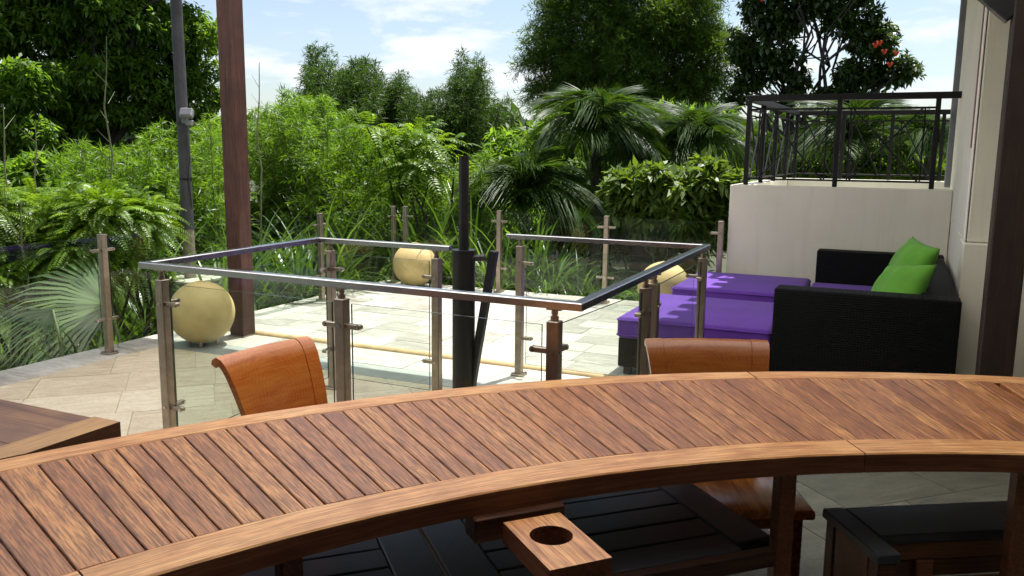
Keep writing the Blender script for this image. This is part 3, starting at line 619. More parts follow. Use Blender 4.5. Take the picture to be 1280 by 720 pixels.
def ottoman(y0, y1, label):
    o = thing('ottoman', label, 'ottoman', (-1.23, (y0+y1)/2, 0), group='purple ottomans'); d = (y1-y0)/2
    sbox('wicker_base', 'wicker', (-0.52, 0.50), (-d+0.02, d-0.02), (0.06, 0.27), o, 0.01)
    bm = soft_box((1.05, 2*d, 0.155), 0.032, 4)
    for v in bm.verts:
        v.co.z += 0.012*(1-(v.co.x/0.53)**2)*(1-(v.co.y/d)**2)*(1 if v.co.z > 0 else 0) + 0.004*math.sin(v.co.x*17+v.co.y*9)
    cu = bm_build(bm, 'cushion', 'purple', o, (-0.005, 0, 0.3485))
    for z in (0.052, -0.056): PIPE.append((cu, 0.527, d+0.002, z))
    for sx in (-1, 1):
        for sy in (-1, 1): MB().box((sx*0.46, sy*(d-0.08), 0.031), (0.05, 0.05, 0.062)).build('foot', 'black', o)
ottoman(5.60, 6.72, 'purple-cushioned black wicker ottoman against the inner glass railing'); ottoman(7.16, 8.24, 'purple-cushioned black wicker ottoman along the cream balcony wall')
def piping(parent, hx, hy, z, loc, r=0.03):
    P = []
    for sx, sy, a0 in ((1, 1, 0), (-1, 1, 90), (-1, -1, 180), (1, -1, 270)):
        for k in range(4):
            a = R(a0+30*k); P.append((sx*(hx-r)+r*math.cos(a), sy*(hy-r)+r*math.sin(a), z))
    P.append(P[0]); P.append(P[1]); MB().tube(P, 0.006, 6, cap=False).build('piping', 'purple', parent, loc=loc, smooth=True)
def pillow(loc, rot, label, s=0.46, th=0.10):
    n = 22; V = []; F = []
    for side in (1, -1):
        for i in range(n+1):
            for j in range(n+1):
                u, v = -1+2*i/n, -1+2*j/n
                t = max(0, (1-abs(u)**2.4)*(1-abs(v)**2.4))**0.55
                k = 1-0.07*(1-abs(v)**2)*abs(u)**3; k2 = 1-0.07*(1-abs(u)**2)*abs(v)**3
                V.append((u*k*s/2, v*k2*s/2, side*th*t*(1+0.05*math.sin(5*u+3*v)) + 0.006*math.sin(9*u*v+4*u)*t))
    m = (n+1)*(n+1)
    for i in range(n):
        for j in range(n):
            a = i*(n+1)+j; F.append((a, a+n+1, a+n+2, a+1)); F.append((m+a, m+a+1, m+a+n+2, m+a+n+1))
    me = MB().add(V, F).mesh('pillow', 'green', True)
    bm = bmesh.new(); bm.from_mesh(me); bmesh.ops.remove_doubles(bm, verts=bm.verts, dist=1e-5); bmesh.ops.recalc_face_normals(bm, faces=bm.faces); bm.to_mesh(me); bm.free()
    o = place('pillow', me, None, loc, rot.to_euler()); tag(o, label, 'pillow', 'lime green pillows on the sofa'); return o
for cu, hx, hy, z in PIPE: piping(cu, hx, hy, z, (0, 0, 0))
def pmat(nrm, twist):
    z = Vector(nrm).normalized(); x = Vector((0, 0, 1)).cross(z).normalized(); y = z.cross(x)
    return Matrix((x, y, z)).transposed() @ Matrix.Rotation(twist, 3, 'Z')
pillow((0.02, 6.02, 0.665), pmat((-0.72, -0.50, 0.55), R(9)), 'lime green pillow leaning in front of another green pillow', 0.45)
pillow((0.075, 6.30, 0.775), pmat((-0.85, -0.35, 0.42), R(-5)), 'lime green pillow with zip seam propped behind another green pillow', 0.47)
# ------------------------------------------------------------------ curved slatted table
TC = (1.45, -0.15); RO, RI, SO, SI = 3.83, 2.955, 3.735, 3.07; ZT = 0.75
def pol(r, t): return (TC[0]+r*math.cos(t), TC[1]+r*math.sin(t))
def arc_board(name, r0, r1, t0, t1, z0, z1, parent, n=40, mat='rim'):
    V = []; U = []; F = []; c = 0.004
    for i in range(n+1):
        t = t0+(t1-t0)*i/n
        for r, z in ((r0, z0), (r1, z0), (r1, z1-c), (r1-c, z1), (r0+c, z1), (r0, z1-c)):
            x, y = pol(r, t); V.append((x, y, z)); U.append((t*(r0+r1)/2, r, z))
    for i in range(n):
        for j in range(6): F.append((i*6+j, i*6+(j+1) % 6, (i+1)*6+(j+1) % 6, (i+1)*6+j))
    F += [tuple(range(5, -1, -1)), tuple(n*6+j for j in range(6))]
    b = MB().add(V, F); b.m = [(0 if (k < n*6 and k % 6 in (2, 3, 4)) else 1) for k in range(len(F))]
    me = b.mesh(name, [mat, 'rimside']); attr_vec(me, 'guv', U); return place(name, me, parent)
PITCHA = R(0.912); slat_cache = {}
def slat_mesh(dth):
    key = round(dth, 5)
    if key in slat_cache: return slat_cache[key]
    g = 0.0021; L = SO-SI-0.003; rm = (SO+SI)/2; V = []; c = 0.002
    for x, r in ((-L/2, SI), (L/2, SO)):
        h = r*math.tan(dth/2)-g
        for y, z in ((-h, -0.022), (h, -0.022), (h, -c), (h-c, 0), (-h+c, 0), (-h, -c)): V.append((x, y, z))
    F = [(j, (j+1) % 6, 6+(j+1) % 6, 6+j) for j in range(6)] + [(5, 4, 3, 2, 1, 0), (6, 7, 8, 9, 10, 11)]
    me = MB().add(V, F).mesh('slat', 'slat'); slat_cache[key] = me; return me
def table_segment(t0, t1, label, slats, legs, extra=None):
    tb = thing('curved_table', label, 'table', (0, 0, 0))
    e = R(0.035)
    arc_board('outer_rim', SO, RO, t0+e, t1-e, ZT-0.05, ZT, tb); arc_board('inner_rim', RI, SI, t0+e, t1-e, ZT-0.055, ZT, tb)
    for ta, tb_ in slats:
        tm = (ta+tb_)/2; p = pol((SO+SI)/2, tm)
        place('slat', slat_mesh(tb_-ta), tb, (p[0], p[1], ZT-0.001+random.uniform(-0.0015, 0.0005)), (random.uniform(-.004, .004), 0, tm))
    for r in (SI+0.10, SO-0.10): arc_board('support_batten', r-0.025, r+0.025, t0+0.01, t1-0.01, ZT-0.055, ZT-0.0245, tb, 24, 'rim')
    for r, t in legs:
        p = pol(r, t); MB().box((0, 0, (ZT-0.0555)/2), (0.046, 0.050, ZT-0.0555), bev=0.004).build('leg', 'tablewood', tb, loc=(p[0], p[1], 0), rot=(0, 0, t))
    return tb
T_L, T_R = R(157.5), R(120.2)
def slat_run(ta, tb_, first=1.0, last=1.0):
    """slats from angle ta down to tb_"""
    n = int(round((ta-tb_)/PITCHA - (first-1) - (last-1))); ws = [(first if i == 0 else last if i == n-1 else 1)*random.choice((0.92, 0.97, 1.0, 1.0, 1.04, 1.09)) for i in range(n)]
    k = (ta-tb_)/sum(ws); o = []; t = ta
    for w_ in ws: o.append((t-w_*k, t)); t -= w_*k
    return o
def leg_t(px, py, z=0.695):
    p = onz(px, py, z); return math.atan2(p[1]-TC[1], p[0]-TC[0])
mid = table_segment(T_R, T_L, 'curved slatted hardwood table section with holed parasol bracket', slat_run(T_L, T_R, 1.6, 1.15), [(3.0, leg_t(1003, 603)), (3.0, R(150)), (3.72, R(124)), (3.72, R(153))])
table_segment(R(84), T_R, 'curved slatted hardwood table section ending beside the dark timber column', slat_run(T_R, R(107.1)) + slat_run(R(106.75), R(84)), [(3.0, leg_t(1303, 600)), (3.72, R(100)), (3.0, R(88)), (3.72, R(88))])
table_segment(T_L, R(182), 'curved slatted hardwood table section touching the plain corner table', slat_run(R(182), T_L, 1.0, 1.5), [(3.0, R(178)), (3.72, R(178)), (3.72, R(163)), (3.0, R(160.5))])
# parasol bracket: plate with a round hole, on a cross piece under the rim
Q = [onz(x, y, 0.69)[:2] for x, y in ((633, 656), (704, 643), (760, 693.5), (682.6, 709.5))]
def bracket(parent):
    a = Vector(Q[0]); b = Vector(Q[1]); c = Vector(Q[2]); d = Vector(Q[3]); ex = ((b-a)+(c-d)).normalized(); ey = Vector((-ex.y, ex.x))
    cen = (a+b+c+d)/4; hw, hl = 0.075, 0.125; hc = Vector(onz(689, 669, 0.69)[:2])-cen; hx, hy = hc.dot(ex), hc.dot(ey); hr = 0.05; n = 32
    V = []; F = []
    for k in range(n):
        t = 2*math.pi*(k+0.5)/n; cx_, cy_ = math.cos(t), math.sin(t)
        s = min(((hw-hx) if cx_ > 0 else (hw+hx))/max(abs(cx_), 1e-6), ((hl-hy) if cy_ > 0 else (hl+hy))/max(abs(cy_), 1e-6))
        V += [(hx+hr*cx_, hy+hr*cy_, 0), (hx+s*cx_, hy+s*cy_, 0), (hx+hr*cx_, hy+hr*cy_, -0.05), (hx+s*cx_, hy+s*cy_, -0.05)]
    # corners snapped so that the plate is square
    for sx in (-1, 1):
        for sy in (-1, 1):
            k = min(range(n), key=lambda q: (V[q*4+1][0]-sx*hw)**2+(V[q*4+1][1]-sy*hl)**2); V[k*4+1] = (sx*hw, sy*hl, 0); V[k*4+3] = (sx*hw, sy*hl, -0.05)
    for k in range(n):
        q = (k+1) % n; A, B = k*4, q*4
        F += [(A, A+1, B+1, B), (A+2, B+2, B+3, A+3), (A, B, B+2, A+2), (A+1, A+3, B+3, B+1)]
    m = MB().add(V, F); m.m = [(0 if f % 4 == 0 else 1) for f in range(len(F))]; me = m.mesh('parasol_bracket', ['rim', 'rimside']); attr_vec(me, 'guv', [(v[1], v[0], v[2]) for v in me_verts(me)])
    ang = math.atan2(ex.y, ex.x); place('parasol_bracket', me, parent, (cen.x, cen.y, 0.69), (0, 0, ang))
    cb = cen + ey*(hl+0.062); m2 = MB().box((0, 0, 0), (0.24, 0.07, 0.062), bev=0.004)
    m2.build('bracket_crosspiece', 'tablewood', parent, loc=(cb.x-ex.x*0.015, cb.y-ex.y*0.015, 0.6637), rot=(0, 0, ang))
def me_verts(me):
    a = np.zeros(len(me.vertices)*3); me.vertices.foreach_get('co', a); return a.reshape(-1, 3)
bracket(mid)
# ------------------------------------------------------------------ plain corner table at the left
st = thing('corner_table', 'plain plank corner table fitted against the curved table', 'table', (0, 0, 0))
arcp = [pol(RO+0.008, R(a)) for a in np.linspace(155.2, 172, 14)]
poly = [(-2.062, 1.70)] + arcp + [(-3.2, arcp[-1][1]), (-3.2, 1.70)]
def inset(poly, y1): return poly
bn = 5; ys = np.linspace(arcp[-1][1], 1.70-0.001, bn+1)
fr = 0.11
for i in range(bn):      # planks of the top
    P = clip([(-3.2, ys[i]+0.0012), (-2.062-fr, ys[i]+0.0012), (-2.062-fr, ys[i+1]-0.0012), (-3.2, ys[i+1]-0.0012)], -3.2, -2.063-fr, -9, 9)
    # trim against the arc
    o = []
    xmax = lambda y: TC[0]-math.sqrt((RO+0.008)**2-(y-TC[1])**2)
    for k in range(9):
        y = ys[i]+0.0012+(ys[i+1]-ys[i]-0.0024)*k/8; o.append((min(-2.062-fr-0.001, xmax(y)), y))
    pg = [(-3.2, ys[i]+0.0012)] + o + [(-3.2, ys[i+1]-0.0012)]
    MB().prism(pg, ZT-0.045, ZT-0.004).build('top_plank', 'sidetop', st)
y_lo = TC[1]+math.sqrt((RO+0.008)**2-(-2.062-TC[0])**2)
eb = [(-2.062, 1.70), (-2.062-fr, 1.70)]
ylo2 = TC[1]+math.sqrt(max(0, (RO+0.008)**2-(-2.062-fr-TC[0])**2))
k_ = [(-2.062-fr+fr*i/6, TC[1]+math.sqrt((RO+0.008)**2-(-2.062-fr+fr*i/6-TC[0])**2)) for i in range(7)]
ebm = MB().prism([(-2.062, 1.70), (-2.062-fr, 1.70)]+k_, 0, 0.046)
ebm.v = [(v[1], v[0], v[2]) for v in ebm.v]      # grain runs along the board
ebm.m = [0, 0]+[1]*(len(ebm.f)-2); MB_e = ebm.mesh('edge_board', ['sideedge', 'darkbrown']); 
eo = place('edge_board', MB_e, st, (0, 0, ZT-0.045)); eo.matrix_local = Matrix(((0, 1, 0, 0), (1, 0, 0, 0), (0, 0, 1, ZT-0.0465), (0, 0, 0, 1)))
for x, y in ((-2.13, 1.63), (-3.12, 1.63), (-3.12, 0.62), (-2.42, 0.90)): MB().box((x, y, (ZT-0.047)/2), (0.06, 0.06, ZT-0.047), bev=0.004).build('leg', 'tablewood', st)
# ------------------------------------------------------------------ dark slatted low table and dark bench
U_, V_ = Vector((1, 1, 0)).normalized(), Vector((-1, 1, 0)).normalized()
Z0 = 0.47
def low_table(uu, label):
    lt = thing('low_table', label, 'low table', tuple(U_*uu+V_*2.20), R(45), 'dark slatted low tables')
    for i in range(7):
        y = 1.832+0.111*(i+0.5)-2.20; MB().box((0, 0, 0), (0.684, 0.104, 0.026), bev=0.003).build('slat', 'darkwood', lt, loc=(0.0, y, Z0-0.013-random.uniform(0, .002)))
    for x in (-0.407, 0.407): MB().box((0, 0, 0), (0.70, 0.124, 0.032), bev=0.004).build('end_board', 'darkwood', lt, loc=(x, -2.20+1.832+0.388, Z0-0.015), rot=(0, 0, R(90)))
    MB().box((0, 0, 0), (0.94, 0.03, 0.05), bev=0.003).build('front_rail', 'darkbrown', lt, loc=(0, -2.20+1.832-0.0165, Z0-0.027)); MB().box((0, 0, 0), (0.94, 0.03, 0.05), bev=0.003).build('rear_rail', 'darkbrown', lt, loc=(0, -2.20+1.832+0.7935, Z0-0.027))
    for x, y in ((-0.38, -0.30), (0.12, -0.30), (-0.38, 0.36), (0.12, 0.36)): MB().box((x, y, (Z0-0.027)/2), (0.06, 0.06, Z0-0.027), bev=0.003).build('leg', 'darkbrown', lt)
low_table(1.03, 'low dark slatted table reaching under the red-brown wooden chair'); low_table(0.082, 'low dark slatted table under the curved table near the orange-brown chair')
be = thing('dark_bench', 'dark stained wooden bench with slatted front under the curved table', 'bench', (-0.150, 2.655, 0), math.atan2(0.53, 0.85))
def bb(name, mat, x, y, z): return MB().box(((x[0]+x[1])/2, (y[0]+y[1])/2, (z[0]+z[1])/2), (x[1]-x[0], y[1]-y[0], z[1]-z[0]), bev=0.004).build(name, mat, be)
bb('top_board', 'darkwood', (0.072, 1.25), (-0.20, 0.0), (0.44, 0.47)); bb('end_board', 'darkwood', (0.0, 0.07), (-0.315, 0.0), (0.441, 0.472))
bb('top_rail', 'benchbrown', (0.071, 1.25), (-0.19, -0.15), (0.385, 0.438)); bb('bottom_rail', 'benchbrown', (0.071, 1.25), (-0.19, -0.15), (0.07, 0.12))
for x in (0.01, 0.20, 0.62, 1.19): bb('post', 'benchbrown', (x, x+0.055), (-0.305 if x < 0.1 else -0.196, -0.255 if x < 0.1 else -0.146), (0.0, 0.4395 if x < 0.1 else 0.384))
bb('end_panel', 'benchbrown', (0.012, 0.05), (-0.25, -0.065), (0.03, 0.4395)); bb('rear_post', 'benchbrown', (0.01, 0.065), (-0.06, -0.01), (0, 0.4395)); bb('rear_post', 'benchbrown', (1.19, 1.245), (-0.06, -0.01), (0, 0.4395))
for k in range(4): bb('slat', 'benchbrown', (0.09, 1.18), (-0.176, -0.160), (0.135+0.062*k, 0.190+0.062*k))
# ------------------------------------------------------------------ wooden chairs
def chair(c, face, label, wt=0.44, wb=0.36, zt=0.80, zs=0.405, lean=0.15, bmat='chairswirl'):
    """c: point under the middle of the back's top; face: heading of the sitter. local +X = forward, +Y = left"""
    ch = thing('wooden_chair', label, 'chair', (c[0], c[1], 0), face, 'varnished wooden chairs at the curved table')
    prof = [(0.10, zs-0.04), (0.095, zs+0.06), (0.082, zs+0.15), (0.062, zs+0.22), (0.038, zs+0.285), (0.012, zt-0.05), (-0.006, zt-0.022), (-0.022, zt-0.006), (-0.040, zt), (-0.054, zt-0.008), (-0.060, zt-0.022)]
    def strip(u0, u1, n, off, th, name, mat, parent):
        V = []; F = []
        for i in range(n+1):
            u = u0+(u1-u0)*i/n
            for k, (x, z) in enumerate(prof):
                f = (z-prof[0][1])/(zt-prof[0][1]); wd = wb+(wt-wb)*max(0, f)**1.3
                p0 = prof[max(k-1, 0)]; p1 = prof[min(k+1, len(prof)-1)]; tx, tz = p1[0]-p0[0], p1[1]-p0[1]; l = math.hypot(tx, tz); nx, nz = tz/l, -tx/l
                cv = 0.035*(u*u)*4*0.5; sag = -0.012*(1-(2*u)**2)*0 + 0.004*(1-(2*u)**2)*max(0, f)
                for s in (1, -1): V.append((x+cv+nx*(off+s*th/2), u*wd, z+sag+nz*(off+s*th/2)))
        m = len(prof)
        def id_(i, k, s): return (i*m+k)*2+s
        for i in range(n):
            for k in range(m-1):
                F.append((id_(i, k, 0), id_(i+1, k, 0), id_(i+1, k+1, 0), id_(i, k+1, 0))); F.append((id_(i, k, 1), id_(i, k+1, 1), id_(i+1, k+1, 1), id_(i+1, k, 1)))
            F.append((id_(i, 0, 0), id_(i, 0, 1), id_(i+1, 0, 1), id_(i+1, 0, 0))); F.append((id_(i, m-1, 0), id_(i+1, m-1, 0), id_(i+1, m-1, 1), id_(i, m-1, 1)))
        for k in range(m-1):
            F.append((id_(0, k, 0), id_(0, k+1, 0), id_(0, k+1, 1), id_(0, k, 1))); F.append((id_(n, k, 0), id_(n, k, 1), id_(n, k+1, 1), id_(n, k+1, 0)))
        return MB().add(V, F).build(name, mat, parent, smooth=True)
    bk = strip(-0.36, 0.36, 14, 0.0, 0.022, 'backrest', bmat, ch)
    strip(-0.5, -0.363, 4, 0.0, 0.027, 'stile', bmat, bk); strip(0.363, 0.5, 4, 0.0, 0.027, 'stile', bmat, bk)
    V = []; n = 12
    seat = soft_box((0.62, 0.44, 0.032), 0.010, 3); bm_build(seat, 'seat', 'chair', ch, (0.405, 0, zs-0.016))
    for y in (-0.17, 0.17):
        MB().box((0.66, y, (zs-0.032)/2), (0.042, 0.042, zs-0.033), bev=0.004).build('leg', 'chairedge', ch)
        MB().tube([(0.04, y, 0), (0.085, y, 0.25), (0.108, y, zs-0.02)], [0.022, 0.024, 0.024], 10).build('leg', 'chairedge', ch)
        MB().box((0.38, y, 0.16), (0.56, 0.022, 0.03), bev=0.003).build('stretcher', 'chairedge', ch)
    for x in (0.66, 0.12): MB().box((x, 0, zs-0.058), (0.022, 0.30, 0.05), bev=0.003).build('seat_rail', 'chairedge', ch)
z1 = 0.80
a1, b1 = onz(270, 461, z1-0.02), onz(394, 430, z1-0.02); a2, b2 = onz(807, 435, z1-0.02), onz(961, 437, z1-0.02)
def chair_at(a, b, label, turn=0.0, wk=1.0, bm_='chairswirl'):
    c = (a+b)/2; d = b-a; face = math.atan2(d[1], d[0])-math.pi/2+turn; w_ = float(np.hypot(d[0], d[1])); chair(c, face, label, wt=w_*wk, wb=w_*0.80*wk, bmat=bm_)
chair_at(a1, b1, 'varnished orange-brown wooden chair with swirling grain near the parasol tube', wk=0.92); chair_at(a2, b2, 'varnished red-brown wooden chair in front of the wicker sofa', bm_='chairred')
# ------------------------------------------------------------------ foliage
def unit(a): return a/np.maximum(np.linalg.norm(a, axis=-1, keepdims=True), 1e-9)
def rdir(n): return unit(rng.normal(size=(n, 3)))
def np_mesh(name, V, quads, mat, rnd=None, smooth=True):
    me = bpy.data.meshes.new(name); V = np.asarray(V, np.float32); q = np.asarray(quads, np.int32)
    me.vertices.add(len(V)); me.vertices.foreach_set('co', V.ravel()); k = q.shape[1]
    me.loops.add(q.size); me.loops.foreach_set('vertex_index', q.ravel())
    me.polygons.add(len(q)); me.polygons.foreach_set('loop_start', np.arange(0, q.size, k, dtype=np.int32)); me.polygons.foreach_set('loop_total', np.full(len(q), k, np.int32))
    me.update(calc_edges=True); me.materials.append(MAT[mat])
    if smooth: me.polygons.foreach_set('use_smooth', np.ones(len(q), bool))
    if rnd is not None:
        a = me.attributes.new('rnd', 'FLOAT', 'POINT'); a.data.foreach_set('value', np.asarray(rnd, np.float32))
    return me
def leaf_arrays(P, D, Nn, L, Wd, fold=0.25, droop=0.15):
    """diamond leaves: base, left, tip, right"""
    n = len(P); L = np.broadcast_to(np.asarray(L, float), (n,))[:, None]; Wd = np.broadcast_to(np.asarray(Wd, float), (n,))[:, None]
    D = unit(D); S_ = unit(np.cross(D, Nn)); Nn = np.cross(S_, D)
    mid = P + D*L*0.42
    V = np.stack([P, mid + S_*Wd/2 + Nn*Wd*fold*0.5, P + D*L - Nn*L*droop, mid - S_*Wd/2 + Nn*Wd*fold*0.5], 1)
    return V
def leaf_mesh(name, V, mat, rn=None):
    n = len(V); r = rng.random(n) if rn is None else rn
    return np_mesh(name, V.reshape(-1, 3), np.arange(n*4).reshape(-1, 4), mat, np.repeat(r, 4), False)
def lobes_world(lobes, d):
    o = []
    for l in lobes:
        px, py, rx, ry = l[:4]; dd = d + (l[4] if len(l) > 4 else 0)
        c = W(px, py, dd); dep = (c-CP)@fw; s = dep/FPX; o.append((c, rx*s, ry*s))
    return o
def clumpy(LW, sub, f, plume=False):
    o = []
    for c, rx, ry in LW:
        if plume:
            o.append((c-np.array([0, 0, ry*0.15]), rx*0.6, ry*0.7))
            for _ in range(sub):
                a = rng.uniform(0, 6.28); k = rng.uniform(0.5, 1.2); u = rng.uniform(0.1, 0.95); h = ry*rng.uniform(0.3, 0.75)
                o.append((c+np.array([math.cos(a)*rx*u, math.sin(a)*rx*u, ry*(0.95-0.75*u)*rng.uniform(0.3, 1.15)-h*0.3]), max(0.05, min(rx, ry)*0.24*k), h*0.8))
            continue
        o.append((c, rx*0.75, ry*0.75))
        for _ in range(sub):
            d = rdir(1)[0]; d[2] = d[2]*0.8+0.15; k = rng.uniform(0.6, 1.25); o.append((c+d*np.array([rx, rx, ry])*0.78, rx*f*k, min(rx, ry)*f*k))
    return o
def lobe_points(LW, n, shell=0.55):
    vol = np.array([rx*rx*ry for _, rx, ry in LW])**0.72; k = rng.choice(len(LW), n, p=vol/vol.sum())
    C_ = np.array([l[0] for l in LW])[k]; rx = np.array([l[1] for l in LW])[k]; ry = np.array([l[2] for l in LW])[k]
    d = rdir(n); r = (shell + (1-shell)*rng.random(n)) ; r = np.where(rng.random(n) < 0.3, rng.random(n)**0.5, r)
    lump = 1+0.16*np.sin(d[:, 0]*5+k)*np.cos(d[:, 2]*6+2*k)
    off = d*np.stack([rx, rx, ry], 1)*(r*lump)[:, None]
    return C_+off, unit(off), k
def whorls(P, A, nl, L, Wd, droop=0.35):
    n = len(P); P2 = np.repeat(P, nl, 0); A2 = np.repeat(A, nl, 0); q = rdir(n*nl); q = unit(q - A2*np.sum(q*A2, 1, keepdims=True)*0.75)
    D = unit(q + A2*0.35 + np.array([0, 0, -droop])); s = 0.7+0.6*rng.random(n*nl)
    Nn = unit(np.array([0, 0, 1.0]) + 0.5*rdir(n*nl)); P2 = P2 + D*0.02 + rdir(n*nl)*L*0.35
    return leaf_arrays(P2, D, Nn, L*s, Wd*s), np.clip(np.repeat(rng.random(n)*0.7, nl)+rng.random(n*nl)*0.3, 0, 1)
def sprays(P, A, nl, La, L, Wd, droop=0.3, spread=0.9):
    n = len(P); t = np.tile((np.arange(nl)+0.5)/nl, n)[:, None]; P2 = np.repeat(P, nl, 0); A2 = np.repeat(A, nl, 0)
    pos = P2 + A2*La*t + np.array([0, 0, -1.0])*La*droop*t*t
    q = rdir(n*nl); D = unit(A2*0.75 + q*spread + np.array([0, 0, -droop*0.8])); s = 0.6+0.7*rng.random(n*nl)
    Nn = unit(np.array([0, 0, 1.0]) + 0.9*rdir(n*nl))
    return leaf_arrays(pos, D, Nn, L*s, Wd*s, 0.15, 0.1), np.clip(np.repeat(rng.random(n)*0.6, nl)+rng.random(n*nl)*0.4, 0, 1)
def pinnate(P, A, npair, La, L, Wd, droop=0.45):
    n = len(P); m = npair*2; t = np.tile(np.repeat((np.arange(npair)+0.8)/npair, 2), n)[:, None]; sd = np.tile(np.array([1, -1]*npair), n)[:, None]
    P2 = np.repeat(P, m, 0); A2 = np.repeat(A, m, 0)
    side = unit(np.cross(A, np.array([0, 0, 1.0]) + 0.35*rdir(n))); S2 = np.repeat(side, m, 0)
    pos = P2 + A2*La*t + np.array([0, 0, -1.0])*La*droop*t*t
    fa = unit(A2 + np.array([0, 0, -1.0])*2*droop*t)
    D = unit(S2*sd + fa*0.45 + np.array([0, 0, -0.12]) + 0.12*rdir(n*m)); Nn = unit(np.cross(S2, fa)*1.0 + 0.15*rdir(n*m)); Nn = np.where(Nn[:, 2:3] < 0, -Nn, Nn)
    ln = L*(0.35+0.65*np.sin(np.pi*np.clip(t[:, 0]*0.9+0.08, 0, 1)))
    return leaf_arrays(pos, D, Nn, ln, Wd*(0.6+0.4*ln/L), 0.15, 0.12), np.repeat(rng.random(n), m)
def limb_path(a, b, n=5, wob=0.06):
    a, b = np.array(a), np.array(b); L = np.linalg.norm(b-a); P = []
    for i in range(n+1):
        t = i/n; p = a+(b-a)*t; p = p + np.array([0, 0, 1.0])*L*0.10*math.sin(math.pi*t) + (rng.normal(size=3)*wob*L*math.sin(math.pi*t) if 0 < i < n else 0); P.append(tuple(p))
    return P
GZ = lambda x, y: -0.56-0.045*min(max(math.hypot(x+3, y-6)-8, 0), 60)
def tree(name, label, cat, lobes, d, kind, nspray, par, mat, trunk_px, trunk_r=0.12, limbs=True, bark='bark', group=None, shell=0.55, fork=0.45, trunks=1, upbias=0.45, sub=7, subf=0.38, plume=False):
    LW = lobes_world(lobes, d); base = W(trunk_px, 200, d); base[2] = GZ(base[0], base[1]); root = thing(name, label, cat, base, 0, group)
    P, O, k = lobe_points(clumpy(LW, sub, subf, plume), nspray, shell); A = unit(O + np.array([0, 0, upbias]) + 0.5*rdir(nspray))
    V, r = {'whorl': whorls, 'spray': sprays, 'pinnate': pinnate}[kind](P, A, *par)
    place('crown', leaf_mesh('crown', V-base, mat, r), root)
    b = MB(); cm = np.mean([l[0] for l in LW], 0); top = base + (cm-base)*np.array([0.8, 0.8, fork*1.0])
    if trunks == 1:
        b.tube([tuple(q-base) for q in map(np.array, limb_path(base-np.array([0, 0, 0.15]), top, 5, 0.03))], list(np.linspace(trunk_r*1.25, trunk_r*0.8, 6)), 10)
        b.build('trunk', bark, root, smooth=True)
        if limbs:
            lb = MB()
            for c, rx, ry in LW:
                pth = limb_path(top, c + np.array([0, 0, ry*0.3]), 6, 0.06); lb.tube([tuple(np.array(q)-base) for q in pth], list(np.linspace(trunk_r*0.62, trunk_r*0.14, 7)), 7)
                for _ in range(3):
                    e = c + rdir(1)[0]*np.array([rx, rx, ry])*0.85; lb.tube([tuple(np.array(q)-base) for q in limb_path(pth[3], e, 4, 0.08)], list(np.linspace(trunk_r*0.3, trunk_r*0.06, 5)), 5)
            lb.build('limbs', bark, root, smooth=True)
    else:
        for i in range(trunks):
            c, rx, ry = LW[i % len(LW)]; e = c + rdir(1)[0]*np.array([rx, rx, ry])*0.6; s = base + np.array([rng.normal()*0.25, rng.normal()*0.25, -0.1])
            m_ = MB(); m_.tube([tuple(np.array(q)-base) for q in limb_path(s, e, 6, 0.03)], list(np.linspace(trunk_r, trunk_r*0.3, 7)), 6); m_.build('culm' if bark == 'culm' else 'stem', bark, root, smooth=True)
    return root
# --- the big dark tree at the left
tree('broadleaf_tree', 'huge dark broadleaf tree towering behind the utility pole', 'tree',
     [(-60, 20, 90, 80), (40, 30, 85, 60), (140, 20, 85, 55), (225, 45, 55, 60), (30, 110, 60, 40, -1.0), (110, 95, 70, 45), (190, 110, 60, 45), (245, 120, 34, 60), (10, 175, 55, 38, -1.2), (95, 165, 45, 30), (60, 215, 60, 28), (205, 180, 35, 28), (-80, 140, 70, 60), (120, 140, 60, 30), (55, 190, 60, 34), (150, 200, 50, 28), (225, 170, 36, 36), (-20, 215, 70, 40), (110, 225, 60, 26), (200, 225, 50, 26),
      (-20, -70, 80, 40), (110, -60, 80, 40), (215, -40, 50, 40), (-110, -60, 80, 60)], 17.0, 'whorl', 20000, (8, 0.125, 0.046, 0.3), 'L_tree', 105, 0.14, fork=0.5, sub=8, subf=0.34, shell=0.5)
